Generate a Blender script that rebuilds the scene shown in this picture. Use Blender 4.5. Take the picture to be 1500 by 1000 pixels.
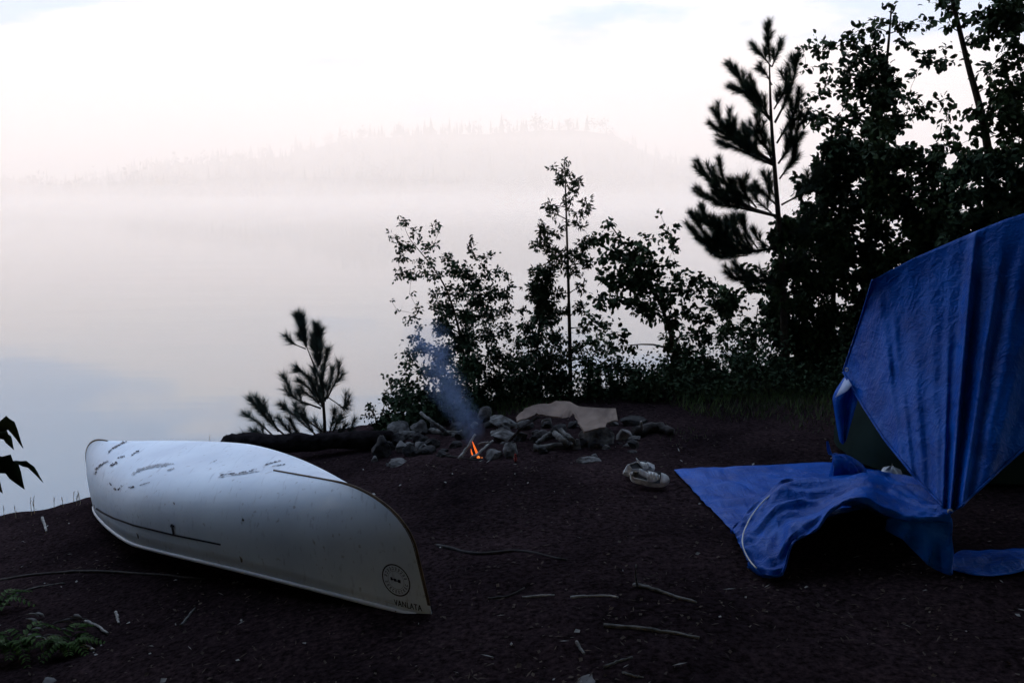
import bpy, bmesh, math, random
import numpy as np
from mathutils import Vector, noise
from mathutils.bvhtree import BVHTree
R = random.Random(7)
rad = math.radians
for o in list(bpy.data.objects): bpy.data.objects.remove(o)
SC = bpy.context.scene
C = SC.collection

# ------------------------------------------------------------------ camera
FX = 1500*35/36; PIT = math.atan(215/1458.0); CAM = Vector((0, 0, 1.6))
cam = bpy.data.cameras.new('camera'); cam.lens = 35; cam.sensor_width = 36; cam.clip_end = 6000; cam.clip_start = .05
co = bpy.data.objects.new('camera', cam); C.objects.link(co); co.location = CAM
co.rotation_euler = (math.pi/2-PIT, 0, 0); SC.camera = co
FW = Vector((0, math.cos(PIT), -math.sin(PIT))); UP = Vector((0, math.sin(PIT), math.cos(PIT)))
def ray(px, py): return FW + Vector((1, 0, 0))*((px-750)/FX) + UP*((500-py)/FX)
def W(px, py, Y):
    d = ray(px, py); return CAM + d*(Y/d.y)
def ss(a, b, x):
    t = min(1, max(0, (x-a)/(b-a))); return t*t*(3-2*t)
def edge_y(x):
    e = 7.55 + .12*math.sin(x*1.7) + .08*math.sin(x*4.3+1)
    e += .65*ss(-2.9, -2.0, x)*(1-ss(-.4, .6, x))
    if x > -0.4: e += 1.5*ss(-.4, 2.2, x) + max(0, x-2.2)*.5
    if x < -4.3: e -= (-4.3-x)*.35
    return e
def H0(x, y):
    s = -x+.0
    sp = .35*math.log(1+math.exp(min(40, s/.35)))
    h = -.03-.215*sp
    if x < -7: h = -.03-.215*7 + (x+7)*.02
    if y < 2: h += (2-y)*.05
    if x > 1.5: h += (x-1.5)*.04
    d = y-edge_y(x)
    if d > 0: h -= min(3.8+h, .9*d + .25*ss(0, .5, d))
    return h
def Hh(x, y):
    h = H0(x, y)
    if abs(x) < 14 and -4 < y < 14:
        h += .022*noise.noise((x*1.3, y*1.3, 0)) + .012*noise.noise((x*4, y*4, 3)) + .006*noise.noise((x*13, y*13, 5))
    return h
def G(px, py, dz=0):
    d = ray(px, py); y = 1.5
    while y < 14:
        p = CAM + d*(y/d.y)
        if p.z <= Hh(p.x, p.y)+dz: return Vector((p.x, p.y, p.z))
        y += .01
    return CAM + d*(8.0/d.y)
def pxm(Y): return Y/FX*1.0

# ------------------------------------------------------------------ materials
def mat(name, col, rough=.8, spec=.3, var=0, vscale=8, col2=None, bump=0, bscale=40, detail=6, coord='Object', metallic=0, sub=0, rv=0):
    m = bpy.data.materials.new(name); m.use_nodes = True; nt = m.node_tree; b = nt.nodes['Principled BSDF']
    b.inputs['Base Color'].default_value = (*col, 1); b.inputs['Roughness'].default_value = rough
    b.inputs['Specular IOR Level'].default_value = spec; b.inputs['Metallic'].default_value = metallic
    tc = nt.nodes.new('ShaderNodeTexCoord')
    if col2 is None and var: col2 = tuple(max(0, c*(1-var)) for c in col); col = tuple(c*(1+var) for c in col)
    if col2:
        n = nt.nodes.new('ShaderNodeTexNoise'); n.inputs['Scale'].default_value = vscale; n.inputs['Detail'].default_value = detail
        r = nt.nodes.new('ShaderNodeValToRGB'); r.color_ramp.elements[0].position = .35; r.color_ramp.elements[1].position = .65
        r.color_ramp.elements[0].color = (*col2, 1); r.color_ramp.elements[1].color = (*col, 1)
        nt.links.new(tc.outputs[coord], n.inputs['Vector']); nt.links.new(n.outputs['Fac'], r.inputs['Fac'])
        nt.links.new(r.outputs['Color'], b.inputs['Base Color'])
        if rv:
            mr = nt.nodes.new('ShaderNodeMapRange'); mr.inputs['To Min'].default_value = rough-rv; mr.inputs['To Max'].default_value = rough+rv
            nt.links.new(n.outputs['Fac'], mr.inputs['Value']); nt.links.new(mr.outputs['Result'], b.inputs['Roughness'])
    if bump:
        n2 = nt.nodes.new('ShaderNodeTexNoise'); n2.inputs['Scale'].default_value = bscale; n2.inputs['Detail'].default_value = 8
        bp = nt.nodes.new('ShaderNodeBump'); bp.inputs['Strength'].default_value = 1; bp.inputs['Distance'].default_value = bump
        nt.links.new(tc.outputs[coord], n2.inputs['Vector']); nt.links.new(n2.outputs['Fac'], bp.inputs['Height'])
        nt.links.new(bp.outputs['Normal'], b.inputs['Normal'])
    return m
M = {}
M['bark'] = mat('bark', (.05, .038, .03), .9, .2, .35, 30, bump=.006, bscale=60)
M['leaf'] = mat('leaf', (.038, .064, .026), .7, .15, .4, 5)
M['leaf_dark'] = mat('leaf_dark', (.032, .055, .028), .75, .1, .4, 5)
M['cedar'] = mat('cedar_leaf', (.03, .045, .018), .8, .1, .4, 8)
M['needle'] = mat('needle', (.03, .05, .03), .7, .15, .35, 6)
M['needle_soft'] = mat('needle_soft', (.05, .075, .06), .6, .3, .3, 6)
M['stone'] = mat('stone', (.20, .195, .195), .95, .05, col2=(.05, .046, .045), vscale=14, bump=.03, bscale=22)
M['stone_dark'] = mat('stone_dark', (.06, .056, .056), .95, .05, col2=(.025, .024, .026), vscale=14, bump=.03, bscale=22)
M['stone_pale'] = mat('stone_pale', (.22, .21, .21), .9, .1, col2=(.09, .085, .085), vscale=12, bump=.008, bscale=30)
M['wood_grey'] = mat('wood_grey', (.11, .105, .10), .85, .2, .5, 22, bump=.01, bscale=50)
M['wood_pale'] = mat('wood_pale', (.24, .225, .21), .8, .2, .5, 22, bump=.006, bscale=60)
M['wood_dark'] = mat('wood_dark', (.022, .018, .018), .85, .3, .4, 12, bump=.01, bscale=30)
M['log_dark'] = mat('log_dark', (.014, .012, .013), .95, .0, .5, 15, bump=.02, bscale=25)
M['card'] = mat('card', (.25, .185, .15), .85, .1, col2=(.15, .11, .095), vscale=5, bump=.004, bscale=20)
M['char'] = mat('char', (.02, .018, .017), .9, .2, .3, 20, bump=.004)
M['litter'] = mat('litter', (.10, .075, .06), .9, .1, col2=(.025, .018, .016), vscale=2.3, detail=10)
M['litter_pale'] = mat('litter_pale', (.22, .21, .20), .7, .3, .4, 3)
M['grass'] = mat('grass', (.05, .085, .02), .6, .3, .4, 3)
M['fern'] = mat('fern', (.035, .07, .015), .7, .1, .35, 8)
M['straw'] = mat('straw', (.30, .25, .16), .7, .3, .2, 8)
M['white_shoe'] = mat('white_shoe', (.60, .60, .60), .7, .2, col2=(.28, .26, .25), vscale=25, bump=.001)
M['shoe_dark'] = mat('shoe_dark', (.03, .03, .035), .8, .3, .2, 10)
M['cord'] = mat('cord', (.65, .65, .62), .7, .3, .2, 20)
M['red'] = mat('red', (.45, .05, .04), .5, .4, .2, 20)
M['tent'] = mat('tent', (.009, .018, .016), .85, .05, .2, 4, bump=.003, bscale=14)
M['gunwale'] = mat('gunwale', (.55, .57, .60), .45, .4, .12, 5)
M['brown_band'] = mat('brown_band', (.10, .06, .03), .7, .3, .4, 10, bump=.001)
M['mark'] = mat('mark', (.012, .012, .03), .6, .3, .2, 20)
M['mark_faint'] = mat('mark_faint', (.12, .14, .22), .6, .3, .3, 30)
M['scuff'] = mat('scuff', (.035, .03, .045), .85, .2, .5, 30)
M['scuff_mid'] = mat('scuff_mid', (.09, .09, .12), .85, .2, .4, 40)
M['scuff_faint'] = mat('scuff_faint', (.42, .43, .47), .8, .2, .3, 40)

def tarp_mat(name, col, col2):
    m = mat(name, col, .32, .09, col2=col2, vscale=5, detail=10)
    nt = m.node_tree; b = nt.nodes['Principled BSDF']
    tc = nt.nodes.new('ShaderNodeTexCoord')
    hs = []
    for rot, sc3, ds in (((.3, .2, .5), (14, 14, 1.6), .006), ((-.5, .9, .1), (22, 2.2, 22), .004), ((.2, -.7, .9), (3, 18, 18), .005)):
        mp = nt.nodes.new('ShaderNodeMapping'); mp.inputs['Rotation'].default_value = rot; mp.inputs['Scale'].default_value = sc3
        n = nt.nodes.new('ShaderNodeTexNoise'); n.inputs['Scale'].default_value = 1; n.inputs['Detail'].default_value = 5; n.inputs['Distortion'].default_value = .3
        rd = nt.nodes.new('ShaderNodeMath'); rd.operation = 'SUBTRACT'; rd.inputs[1].default_value = .5; ab = nt.nodes.new('ShaderNodeMath'); ab.operation = 'ABSOLUTE'
        mn = nt.nodes.new('ShaderNodeMath'); mn.operation = 'MINIMUM'; mn.inputs[1].default_value = .09
        nt.links.new(tc.outputs['Object'], mp.inputs['Vector']); nt.links.new(mp.outputs[0], n.inputs['Vector']); nt.links.new(n.outputs['Fac'], rd.inputs[0]); nt.links.new(rd.outputs[0], ab.inputs[0]); nt.links.new(ab.outputs[0], mn.inputs[0])
        bp = nt.nodes.new('ShaderNodeBump'); bp.inputs['Strength'].default_value = .9; bp.inputs['Distance'].default_value = ds*3.4; bp.invert = True
        nt.links.new(mn.outputs[0], bp.inputs['Height'])
        if hs: nt.links.new(hs[-1].outputs['Normal'], bp.inputs['Normal'])
        hs.append(bp)
    n3 = nt.nodes.new('ShaderNodeTexNoise'); n3.inputs['Scale'].default_value = 260; n3.inputs['Detail'].default_value = 2
    bp2 = nt.nodes.new('ShaderNodeBump'); bp2.inputs['Strength'].default_value = .5; bp2.inputs['Distance'].default_value = .002
    nt.links.new(tc.outputs['Object'], n3.inputs['Vector']); nt.links.new(n3.outputs['Fac'], bp2.inputs['Height'])
    nt.links.new(bp.outputs['Normal'], bp2.inputs['Normal']); nt.links.new(bp2.outputs['Normal'], b.inputs['Normal'])
    return m
M['tarp'] = tarp_mat('tarp', (.002, .085, .42), (0, .046, .27))  # noise-spread lighter blue stands in for wear streaks and fold sheen
M['tarp_inside'] = mat('tarp_inside', (.25, .32, .5), .5, .4, .2, 6, bump=.004, bscale=20)

def hull_mat():
    m = bpy.data.materials.new('hull_white'); m.use_nodes = True; nt = m.node_tree; b = nt.nodes['Principled BSDF']
    b.inputs['Roughness'].default_value = .33; b.inputs['Specular IOR Level'].default_value = .5
    tc = nt.nodes.new('ShaderNodeTexCoord')
    def nz(scale, det, stretch=None):
        n = nt.nodes.new('ShaderNodeTexNoise'); n.inputs['Scale'].default_value = scale; n.inputs['Detail'].default_value = det
        if stretch:
            mp = nt.nodes.new('ShaderNodeMapping'); mp.inputs['Rotation'].default_value = (0, 0, stretch[0]); mp.inputs['Scale'].default_value = stretch[1]
            nt.links.new(tc.outputs['Object'], mp.inputs['Vector']); nt.links.new(mp.outputs['Vector'], n.inputs['Vector'])
        else: nt.links.new(tc.outputs['Object'], n.inputs['Vector'])
        return n
    a = nz(2.2, 8); f = nz(26, 5); s = nz(5, 8, (rad(40), (9, .8, 3)))
    r = nt.nodes.new('ShaderNodeValToRGB'); r.color_ramp.elements[0].position = .3; r.color_ramp.elements[1].position = .6
    r.color_ramp.elements[0].color = (.56, .64, .76, 1); r.color_ramp.elements[1].color = (.72, .80, .90, 1)
    nt.links.new(a.outputs['Fac'], r.inputs['Fac'])
    # specks of dirt
    r2 = nt.nodes.new('ShaderNodeValToRGB'); r2.color_ramp.elements[0].position = .27; r2.color_ramp.elements[1].position = .36
    r2.color_ramp.elements[0].color = (.6, .58, .58, 1); r2.color_ramp.elements[1].color = (1, 1, 1, 1)
    nt.links.new(f.outputs['Fac'], r2.inputs['Fac'])
    r3 = nt.nodes.new('ShaderNodeValToRGB'); r3.color_ramp.elements[0].position = .30; r3.color_ramp.elements[1].position = .40
    r3.color_ramp.elements[0].color = (.78, .78, .8, 1); r3.color_ramp.elements[1].color = (1, 1, 1, 1)
    nt.links.new(s.outputs['Fac'], r3.inputs['Fac'])
    m1 = nt.nodes.new('ShaderNodeMixRGB'); m1.blend_type = 'MULTIPLY'; m1.inputs[0].default_value = 1
    m2 = nt.nodes.new('ShaderNodeMixRGB'); m2.blend_type = 'MULTIPLY'; m2.inputs[0].default_value = 1
    nt.links.new(r.outputs[0], m1.inputs[1]); nt.links.new(r2.outputs[0], m1.inputs[2])
    nt.links.new(m1.outputs[0], m2.inputs[1]); nt.links.new(r3.outputs[0], m2.inputs[2])
    nt.links.new(m2.outputs[0], b.inputs['Base Color'])
    mr = nt.nodes.new('ShaderNodeMapRange'); mr.inputs['To Min'].default_value = .38; mr.inputs['To Max'].default_value = .6
    nt.links.new(a.outputs['Fac'], mr.inputs['Value']); nt.links.new(mr.outputs['Result'], b.inputs['Roughness'])
    bp = nt.nodes.new('ShaderNodeBump'); bp.inputs['Distance'].default_value = .012; bp.inputs['Strength'].default_value = .6
    b3 = nz(3.0, 3); nt.links.new(b3.outputs['Fac'], bp.inputs['Height']); nt.links.new(bp.outputs['Normal'], b.inputs['Normal'])
    return m
def ragged(m, sc3=70, lo=.455, hi=.49):
    nt = m.node_tree; b = nt.nodes['Principled BSDF']; tc = nt.nodes.new('ShaderNodeTexCoord'); n = nt.nodes.new('ShaderNodeTexNoise'); n.inputs['Scale'].default_value = sc3; n.inputs['Detail'].default_value = 4
    r = nt.nodes.new('ShaderNodeMapRange'); r.inputs['From Min'].default_value = lo; r.inputs['From Max'].default_value = hi
    nt.links.new(tc.outputs['Object'], n.inputs['Vector']); nt.links.new(n.outputs['Fac'], r.inputs['Value']); nt.links.new(r.outputs[0], b.inputs['Alpha'])
for k_ in ('scuff', 'scuff_mid', 'scuff_faint'): ragged(M[k_])
M['hull'] = hull_mat()

def ground_mat():
    m = bpy.data.materials.new('dirt'); m.use_nodes = True; nt = m.node_tree; b = nt.nodes['Principled BSDF']
    b.inputs['Roughness'].default_value = .95; b.inputs['Specular IOR Level'].default_value = .0
    tc = nt.nodes.new('ShaderNodeTexCoord')
    n1 = nt.nodes.new('ShaderNodeTexNoise'); n1.inputs['Scale'].default_value = 1.0; n1.inputs['Detail'].default_value = 8; n1.inputs['Roughness'].default_value = .65
    n2 = nt.nodes.new('ShaderNodeTexNoise'); n2.inputs['Scale'].default_value = 38; n2.inputs['Detail'].default_value = 8; n2.inputs['Roughness'].default_value = .7
    r1 = nt.nodes.new('ShaderNodeValToRGB'); e = r1.color_ramp.elements; e[0].position = .3; e[1].position = .7
    e[0].color = (.009, .0065, .0078, 1); e[1].color = (.036, .024, .026, 1)
    r2 = nt.nodes.new('ShaderNodeValToRGB'); e = r2.color_ramp.elements; e[0].position = .38; e[1].position = .72
    e[0].color = (.35, .35, .35, 1); e[1].color = (2.1, 2.0, 2.0, 1)
    mx = nt.nodes.new('ShaderNodeMixRGB'); mx.blend_type = 'MULTIPLY'; mx.inputs[0].default_value = 1
    for n in (n1, n2): nt.links.new(tc.outputs['Object'], n.inputs['Vector'])
    nt.links.new(n1.outputs['Fac'], r1.inputs[0]); nt.links.new(n2.outputs['Fac'], r2.inputs[0])
    nt.links.new(r1.outputs[0], mx.inputs[1]); nt.links.new(r2.outputs[0], mx.inputs[2]); nt.links.new(mx.outputs[0], b.inputs['Base Color'])
    bp = nt.nodes.new('ShaderNodeBump'); bp.inputs['Distance'].default_value = .016; bp.inputs['Strength'].default_value = 1
    nt.links.new(n2.outputs['Fac'], bp.inputs['Height']); nt.links.new(bp.outputs['Normal'], b.inputs['Normal'])
    return m
M['dirt'] = ground_mat()

def water_mat():
    m = bpy.data.materials.new('lake_water'); m.use_nodes = True; nt = m.node_tree; b = nt.nodes['Principled BSDF']
    b.inputs['Base Color'].default_value = (.05, .08, .11, 1); b.inputs['Roughness'].default_value = .04
    b.inputs['IOR'].default_value = 2.6; b.inputs['Specular IOR Level'].default_value = .5
    tc = nt.nodes.new('ShaderNodeTexCoord'); mp = nt.nodes.new('ShaderNodeMapping'); mp.inputs['Scale'].default_value = (.15, .6, 1)
    n = nt.nodes.new('ShaderNodeTexNoise'); n.inputs['Scale'].default_value = .5; n.inputs['Detail'].default_value = 3
    bp = nt.nodes.new('ShaderNodeBump'); bp.inputs['Distance'].default_value = .04; bp.inputs['Strength'].default_value = .25
    nt.links.new(tc.outputs['Object'], mp.inputs['Vector']); nt.links.new(mp.outputs['Vector'], n.inputs['Vector'])
    nt.links.new(n.outputs['Fac'], bp.inputs['Height']); nt.links.new(bp.outputs['Normal'], b.inputs['Normal'])
    return m
M['water'] = water_mat()
def emis(name, col, s):
    m = bpy.data.materials.new(name); m.use_nodes = True; b = m.node_tree.nodes['Principled BSDF']
    b.inputs['Base Color'].default_value = (*col, 1); b.inputs['Emission Color'].default_value = (*col, 1); b.inputs['Emission Strength'].default_value = s
    return m
M['flame'] = emis('flame', (1, .17, .02), .8); M['ember'] = emis('ember', (1, .25, .04), .7)

# ------------------------------------------------------------------ mesh helpers
class MB:
    def __init__(s): s.v = []; s.f = []; s.m = []
    def tube(s, pts, rs, n=6, cap=True):
        pts = [Vector(p) for p in pts]
        if not hasattr(rs, '__len__'): rs = [rs]*len(pts)
        base = len(s.v); up = Vector((.13, .21, .97))
        for i, p in enumerate(pts):
            d = (pts[min(i+1, len(pts)-1)]-pts[max(i-1, 0)])
            d = d.normalized() if d.length > 1e-9 else Vector((0, 0, 1))
            a = d.cross(up)
            if a.length < .2: a = d.cross(Vector((1, 0, 0)))
            a.normalize(); b = d.cross(a)
            for k in range(n):
                t = 2*math.pi*k/n; s.v.append(p+(a*math.cos(t)+b*math.sin(t))*rs[i])
        for i in range(len(pts)-1):
            for k in range(n):
                s.f.append((base+i*n+k, base+i*n+(k+1) % n, base+(i+1)*n+(k+1) % n, base+(i+1)*n+k))
        if cap and n > 2:
            s.f.append(tuple(base+k for k in range(n))[::-1]); e = base+(len(pts)-1)*n; s.f.append(tuple(e+k for k in range(n)))
    def leaf(s, p, d, L, w, nrm, curl=.15):
        d = d.normalized(); a = d.cross(nrm)
        if a.length < 1e-3: a = d.cross(Vector((.3, 1, .2)))
        a.normalize(); n = a.cross(d)
        b = len(s.v)
        s.v += [p, p+d*L*.35+a*w*.5+n*L*.08, p+d*L*.75+a*w*.36+n*L*.05, p+d*L-n*L*curl, p+d*L*.75-a*w*.36+n*L*.05, p+d*L*.35-a*w*.5+n*L*.08, p+d*L*.5-n*L*.02]
        s.f += [(b, b+1, b+6), (b+1, b+2, b+6), (b+2, b+3, b+6), (b+3, b+4, b+6), (b+4, b+5, b+6), (b+5, b, b+6)]
    def leaf4(s, p, d, L, w, nrm):
        d = d.normalized(); a = d.cross(nrm)
        if a.length < 1e-3: a = d.cross(Vector((.3, 1, .2)))
        a.normalize(); b = len(s.v); n = a.cross(d)
        s.v += [p, p+d*L*.45+a*w*.5, p+d*L, p+d*L*.45-a*w*.5+n*w*.2]
        s.f.append((b, b+1, b+2, b+3))
    def tri(s, p, q, w):
        d = q-p; a = d.cross(Vector((R.uniform(-1, 1), R.uniform(-1, 1), R.uniform(-1, 1)))); a.normalize(); b = len(s.v)
        s.v += [p-a*w*.5, p+a*w*.5, q]; s.f.append((b, b+1, b+2))
    def grid(s, rows):
        b = len(s.v); nr = len(rows); nc = len(rows[0])
        for r in rows: s.v += [Vector(p) for p in r]
        for i in range(nr-1):
            for j in range(nc-1): s.f.append((b+i*nc+j, b+i*nc+j+1, b+(i+1)*nc+j+1, b+(i+1)*nc+j))
    def build(s, name, m, parent=None, loc=None, smooth=True, solid=0, doubles=0, sub=0):
        off = Vector(parent['_base']) if parent is not None and '_base' in parent else (Vector(loc) if loc is not None else Vector((0, 0, 0)))
        me = bpy.data.meshes.new(name); me.from_pydata([tuple(v-off) for v in s.v], [], s.f)
        if doubles:
            bm = bmesh.new(); bm.from_mesh(me); bmesh.ops.remove_doubles(bm, verts=bm.verts, dist=doubles)
            bmesh.ops.recalc_face_normals(bm, faces=bm.faces); bm.to_mesh(me); bm.free()
        me.materials.append(m)
        if smooth: me.polygons.foreach_set('use_smooth', [True]*len(me.polygons))
        me.update()
        o = bpy.data.objects.new(name, me); C.objects.link(o)
        if parent is not None: o.parent = parent; o['_base'] = tuple(off)
        else: o.location = off; o['_base'] = tuple(off)
        if sub:
            md = o.modifiers.new('sub', 'SUBSURF'); md.levels = sub; md.render_levels = sub
        if solid:
            md = o.modifiers.new('solid', 'SOLIDIFY'); md.thickness = solid; md.offset = -1
        return o
def tag(o, label=None, cat=None, group=None, kind=None):
    if label: o['label'] = label
    if cat: o['category'] = cat
    if group: o['group'] = group
    if kind: o['kind'] = kind
    return o
def thing(name, base, label, cat, group=None):
    o = bpy.data.objects.new(name, None); C.objects.link(o); o.location = base; o['_base'] = tuple(base); o.empty_display_size = .1
    return tag(o, label, cat, group)
def rv(s=1): return Vector((R.gauss(0, 1), R.gauss(0, 1), R.gauss(0, 1)))*s
def catmull(pts, n):
    pts = [Vector(p) for p in pts]; P = [pts[0]*2-pts[1]]+pts+[pts[-1]*2-pts[-2]]; out = []
    segs = len(pts)-1
    for k in range(n):
        t = k/(n-1)*segs; i = min(int(t), segs-1); f = t-i; a, b, c, d = P[i:i+4]
        out.append(.5*((2*b)+(c-a)*f+(2*a-5*b+4*c-d)*f*f+(3*b-a-3*c+d)*f**3))
    return out
def interp(keys, s):
    for (a, A), (b, B) in zip(keys[:-1], keys[1:]):
        if s <= b: f = (s-a)/(b-a); return Vector(A).lerp(Vector(B), max(0, f))
    return Vector(keys[-1][1])

# ------------------------------------------------------------------ ground
def axis(lo, hi, flo, fhi, step):
    a = list(np.arange(flo, fhi, step)); s = step; x = flo
    L = []
    while x > lo: s *= 1.22; x -= s; L.append(x)
    s = step; x = a[-1]; Rr = []
    while x < hi: s *= 1.22; x += s; Rr.append(x)
    return L[::-1]+a+Rr
xs = axis(-900, 900, -4.6, 4.2, .045); ys = axis(-600, 60, 2.6, 9.6, .045)
g = MB(); g.grid([[Vector((x, y, Hh(x, y))) for x in xs] for y in ys])
go = g.build('ground', M['dirt']); tag(go, kind='structure')
wz = -1.75
w = MB(); w.v = [Vector(p) for p in ((-2500, 5, wz), (2500, 5, wz), (2500, 3500, wz), (-2500, 3500, wz))]; w.f = [(0, 1, 2, 3)]
tag(w.build('water', M['water']), kind='structure')

# ------------------------------------------------------------------ far hill and its woods
def hill_z(x, y):
    # ridge line as seen: low at the left, highest right of centre, low again far right
    d = 500
    px = 750+x/y*FX if y > 10 else 0
    k = [(-600, 8), (100, 14), (200, 26), (420, 33), (530, 46), (700, 50), (860, 52), (1000, 30), (1300, 16), (2200, 10)]
    hh = k[0][1]
    for (a, A), (b, B) in zip(k[:-1], k[1:]):
        if a <= px <= b: hh = A+(B-A)*ss(0, 1, (px-a)/(b-a))
    if px > 2200: hh = 10
    shore = 405+14*math.sin(x*.012)+6*math.sin(x*.05)
    return -3+(hh-8)*ss(shore, shore+260, y)+1.6*ss(shore-6, shore+6, y)+2.5*noise.noise((x*.02, y*.02, 0))*ss(shore, shore+80, y)
hb = MB(); hx = [-900+i*15 for i in range(121)]; hy = [390+i*12 for i in range(50)]
hb.grid([[Vector((x, y, hill_z(x, y))) for x in hx] for y in hy])
M['hill'] = mat('hill', (.04, .06, .035), .9, .1, .3, .05)
tag(hb.build('hills', M['hill']), kind='structure')
fb = MB()
for i in range(2600):
    y = 412+260*R.random()**1.6; x = R.uniform(-.75, .75)*y; z = hill_z(x, y)
    if z < -1.0: continue
    h = R.uniform(5, 10)*(1.35 if R.random() < .06 else 1); r = h*R.uniform(.14, .24)
    if R.random() < .65:
        tiers = 5
        for t in range(tiers):
            z0 = z+h*(.1+.8*t/tiers); rr = r*(1-t/tiers)*R.uniform(.8, 1.2); b = len(fb.v); n = 7; a0 = R.random()*6
            fb.v.append(Vector((x, y, z0+h*.30)))
            for k in range(n):
                q = rr*R.uniform(.6, 1.15); fb.v.append(Vector((x+q*math.cos(a0+k*6.283/n), y+q*math.sin(a0+k*6.283/n), z0-R.uniform(0, .04)*h)))
            for k in range(n): fb.f.append((b, b+1+k, b+1+(k+1) % n))
        fb.tube([(x, y, z-1), (x, y, z+h*.3)], [.2, .15], 4)
    else:
        for t in range(34):
            p = Vector((x, y, z+h*.55))+Vector((R.gauss(0, r*.8), R.gauss(0, r*.8), R.gauss(0, h*.17)))
            fb.leaf4(p, rv(), r*.9, r*.7, rv())
        fb.tube([(x, y, z-1), (x, y, z+h*.6)], [.2, .12], 4)
M['far_wood'] = mat('far_wood', (.035, .055, .03), .8, .1, .4, .08)
tag(fb.build('forest', M['far_wood'], smooth=False), 'dark wood on the far shore and hill fading into the mist', 'forest', kind='stuff')

# ------------------------------------------------------------------ canoe
PC = [-1.7586, 5.6539, -0.4475, 0.6939, 0.1336, -0.1819, 4.5061, 0.5681, 0.449, 0.2002, 0.5386, 1.4699, 3.5362]
def hullp(t, v, side):
    x0, y0, z0, hd, pt, rl, L, Hc, B, gl, r, wp, n = PC
    at = abs(t); wd = B*max(1-at**wp, 0)**.9; gz = gl*(1-at**2.2); ph = v*math.pi/2
    e = 2/(n-(n-2)*at**3)
    yy = wd*max(0, math.cos(ph))**e; z = gz+(Hc-gz)*math.sin(ph)**e
    ze = z/Hc; c = min(1, max(0, (ze-.55)/.45))
    Xe = L/2-r*(1-math.sqrt(max(1-c**2.2, 0)))-.05*ze
    X = t*Xe; ysd = side*yy
    Y = ysd*math.cos(rl)-z*math.sin(rl); Z = ysd*math.sin(rl)+z*math.cos(rl)
    xp = X*math.cos(pt); Zp = Z*math.cos(pt)+X*math.sin(pt)
    dx, dy = math.sin(hd), -math.cos(hd); nx, ny = dy, -dx
    return Vector((x0+xp*dx+Y*nx, y0+xp*dy+Y*ny, z0+Zp))
TT = [math.sin((i/90-.5)*math.pi) for i in range(91)]; VV = [i/26 for i in range(27)]
canoe = thing('canoe', (PC[0], PC[1], Hh(PC[0], PC[1])), 'white canoe lying upside down on the bare ground by the water', 'canoe')
hb_ = MB()
for s in (1, -1): hb_.grid([[hullp(t, v, s) for v in VV] for t in TT])
hull = hb_.build('hull', M['hull'], canoe, doubles=.0008, solid=.006)
bvh = BVHTree.FromPolygons([tuple(v) for v in hb_.v], hb_.f)
def on_hull(px, py, off=.003):
    d = ray(px, py).normalized(); loc, nr, i, dist = bvh.ray_cast(CAM, d)
    if loc is None: return None, None
    if nr.dot(d) > 0: nr = -nr
    return loc+nr*off, nr
for s in (1, -1):
    gm = MB(); pts = [hullp(t, 0, s) for t in TT]
    gm.tube(pts, .011, 8); gm.build('gunwale', M['gunwale'], canoe)
for sg in (1, -1):
    dk = MB(); rows = []
    for i in range(8):
        t = sg*(.90+.0975*i/7); a = hullp(t, .02, 1); b = hullp(t, .02, -1)
        rows.append([a.lerp(b, k/6) for k in range(7)])
    dk.grid(rows); dk.build('deck_plate', M['gunwale'], canoe, solid=.004)
for t in (-.55, .05, .5):
    a = hullp(t, .03, 1); b = hullp(t, .03, -1); th = MB(); d = (hullp(t+.02, 0, 1)-hullp(t, 0, 1)).normalized()*.03
    th.tube([a, a.lerp(b, .5), b], .018, 8); th.build('thwart', M['wood_grey'], canoe)
# brown band on keel line and stems
def band(ts, name='keel_band', wdt=.005):
    b = MB(); rows = []
    path = ts
    for i, (t, v) in enumerate(path):
        c = hullp(t, v, 1); c2 = hullp(t, v, -1); c = (c+c2)/2
        ax = (hullp(.0, 0, 1)-hullp(.0, 0, -1)).normalized()
        mid = (hullp(0, .2, 1)+hullp(0, .2, -1))/2
        # outward direction within the keel plane
        j = min(i+1, len(path)-1); k = max(i-1, 0)
        q = lambda q_: (hullp(path[q_][0], path[q_][1], 1)+hullp(path[q_][0], path[q_][1], -1))/2
        tg = (q(j)-q(k)).normalized(); out = tg.cross(ax).normalized()
        if out.dot(c-mid) < 0: out = -out
        rows.append([c-ax*wdt-out*.012, c-ax*wdt*.7+out*.004, c+out*.007, c+ax*wdt*.7+out*.004, c+ax*wdt-out*.012])
    b.grid(rows); b.build(name, M['brown_band'], canoe)
band([(.62+.38*i/20, 1) for i in range(21)]+[(1, 1-.93*i/30) for i in range(1, 31)])
band([(-.93-.07*i/8, 1) for i in range(9)]+[(-1, 1-.9*i/30) for i in range(1, 31)])
def stroke(mb, pts, w, jag=0, n=14):
    P = []
    pts3 = []
    for i in range(n):
        t = i/(n-1)*(len(pts)-1); k = min(int(t), len(pts)-2); f = t-k
        x = pts[k][0]+(pts[k+1][0]-pts[k][0])*f; y = pts[k][1]+(pts[k+1][1]-pts[k][1])*f
        wv = w*(1+jag*R.uniform(-1, 1))*(1 if 0 < i < n-1 else .4 if jag else 1)
        dx = pts[k+1][0]-pts[k][0]; dy = pts[k+1][1]-pts[k][1]; l = math.hypot(dx, dy) or 1
        a, _ = on_hull(x-dy/l*wv/2, y+dx/l*wv/2); b, _ = on_hull(x+dy/l*wv/2, y-dx/l*wv/2)
        if a is None or b is None: continue
        P.append([a, b])
    if len(P) > 1: mb.grid(P)
st = MB(); stroke(st, [(141, 744), (152, 751), (166, 758), (197, 769), (255, 783), (290, 790), (324, 797)], 2.6, 0, 60)
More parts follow.
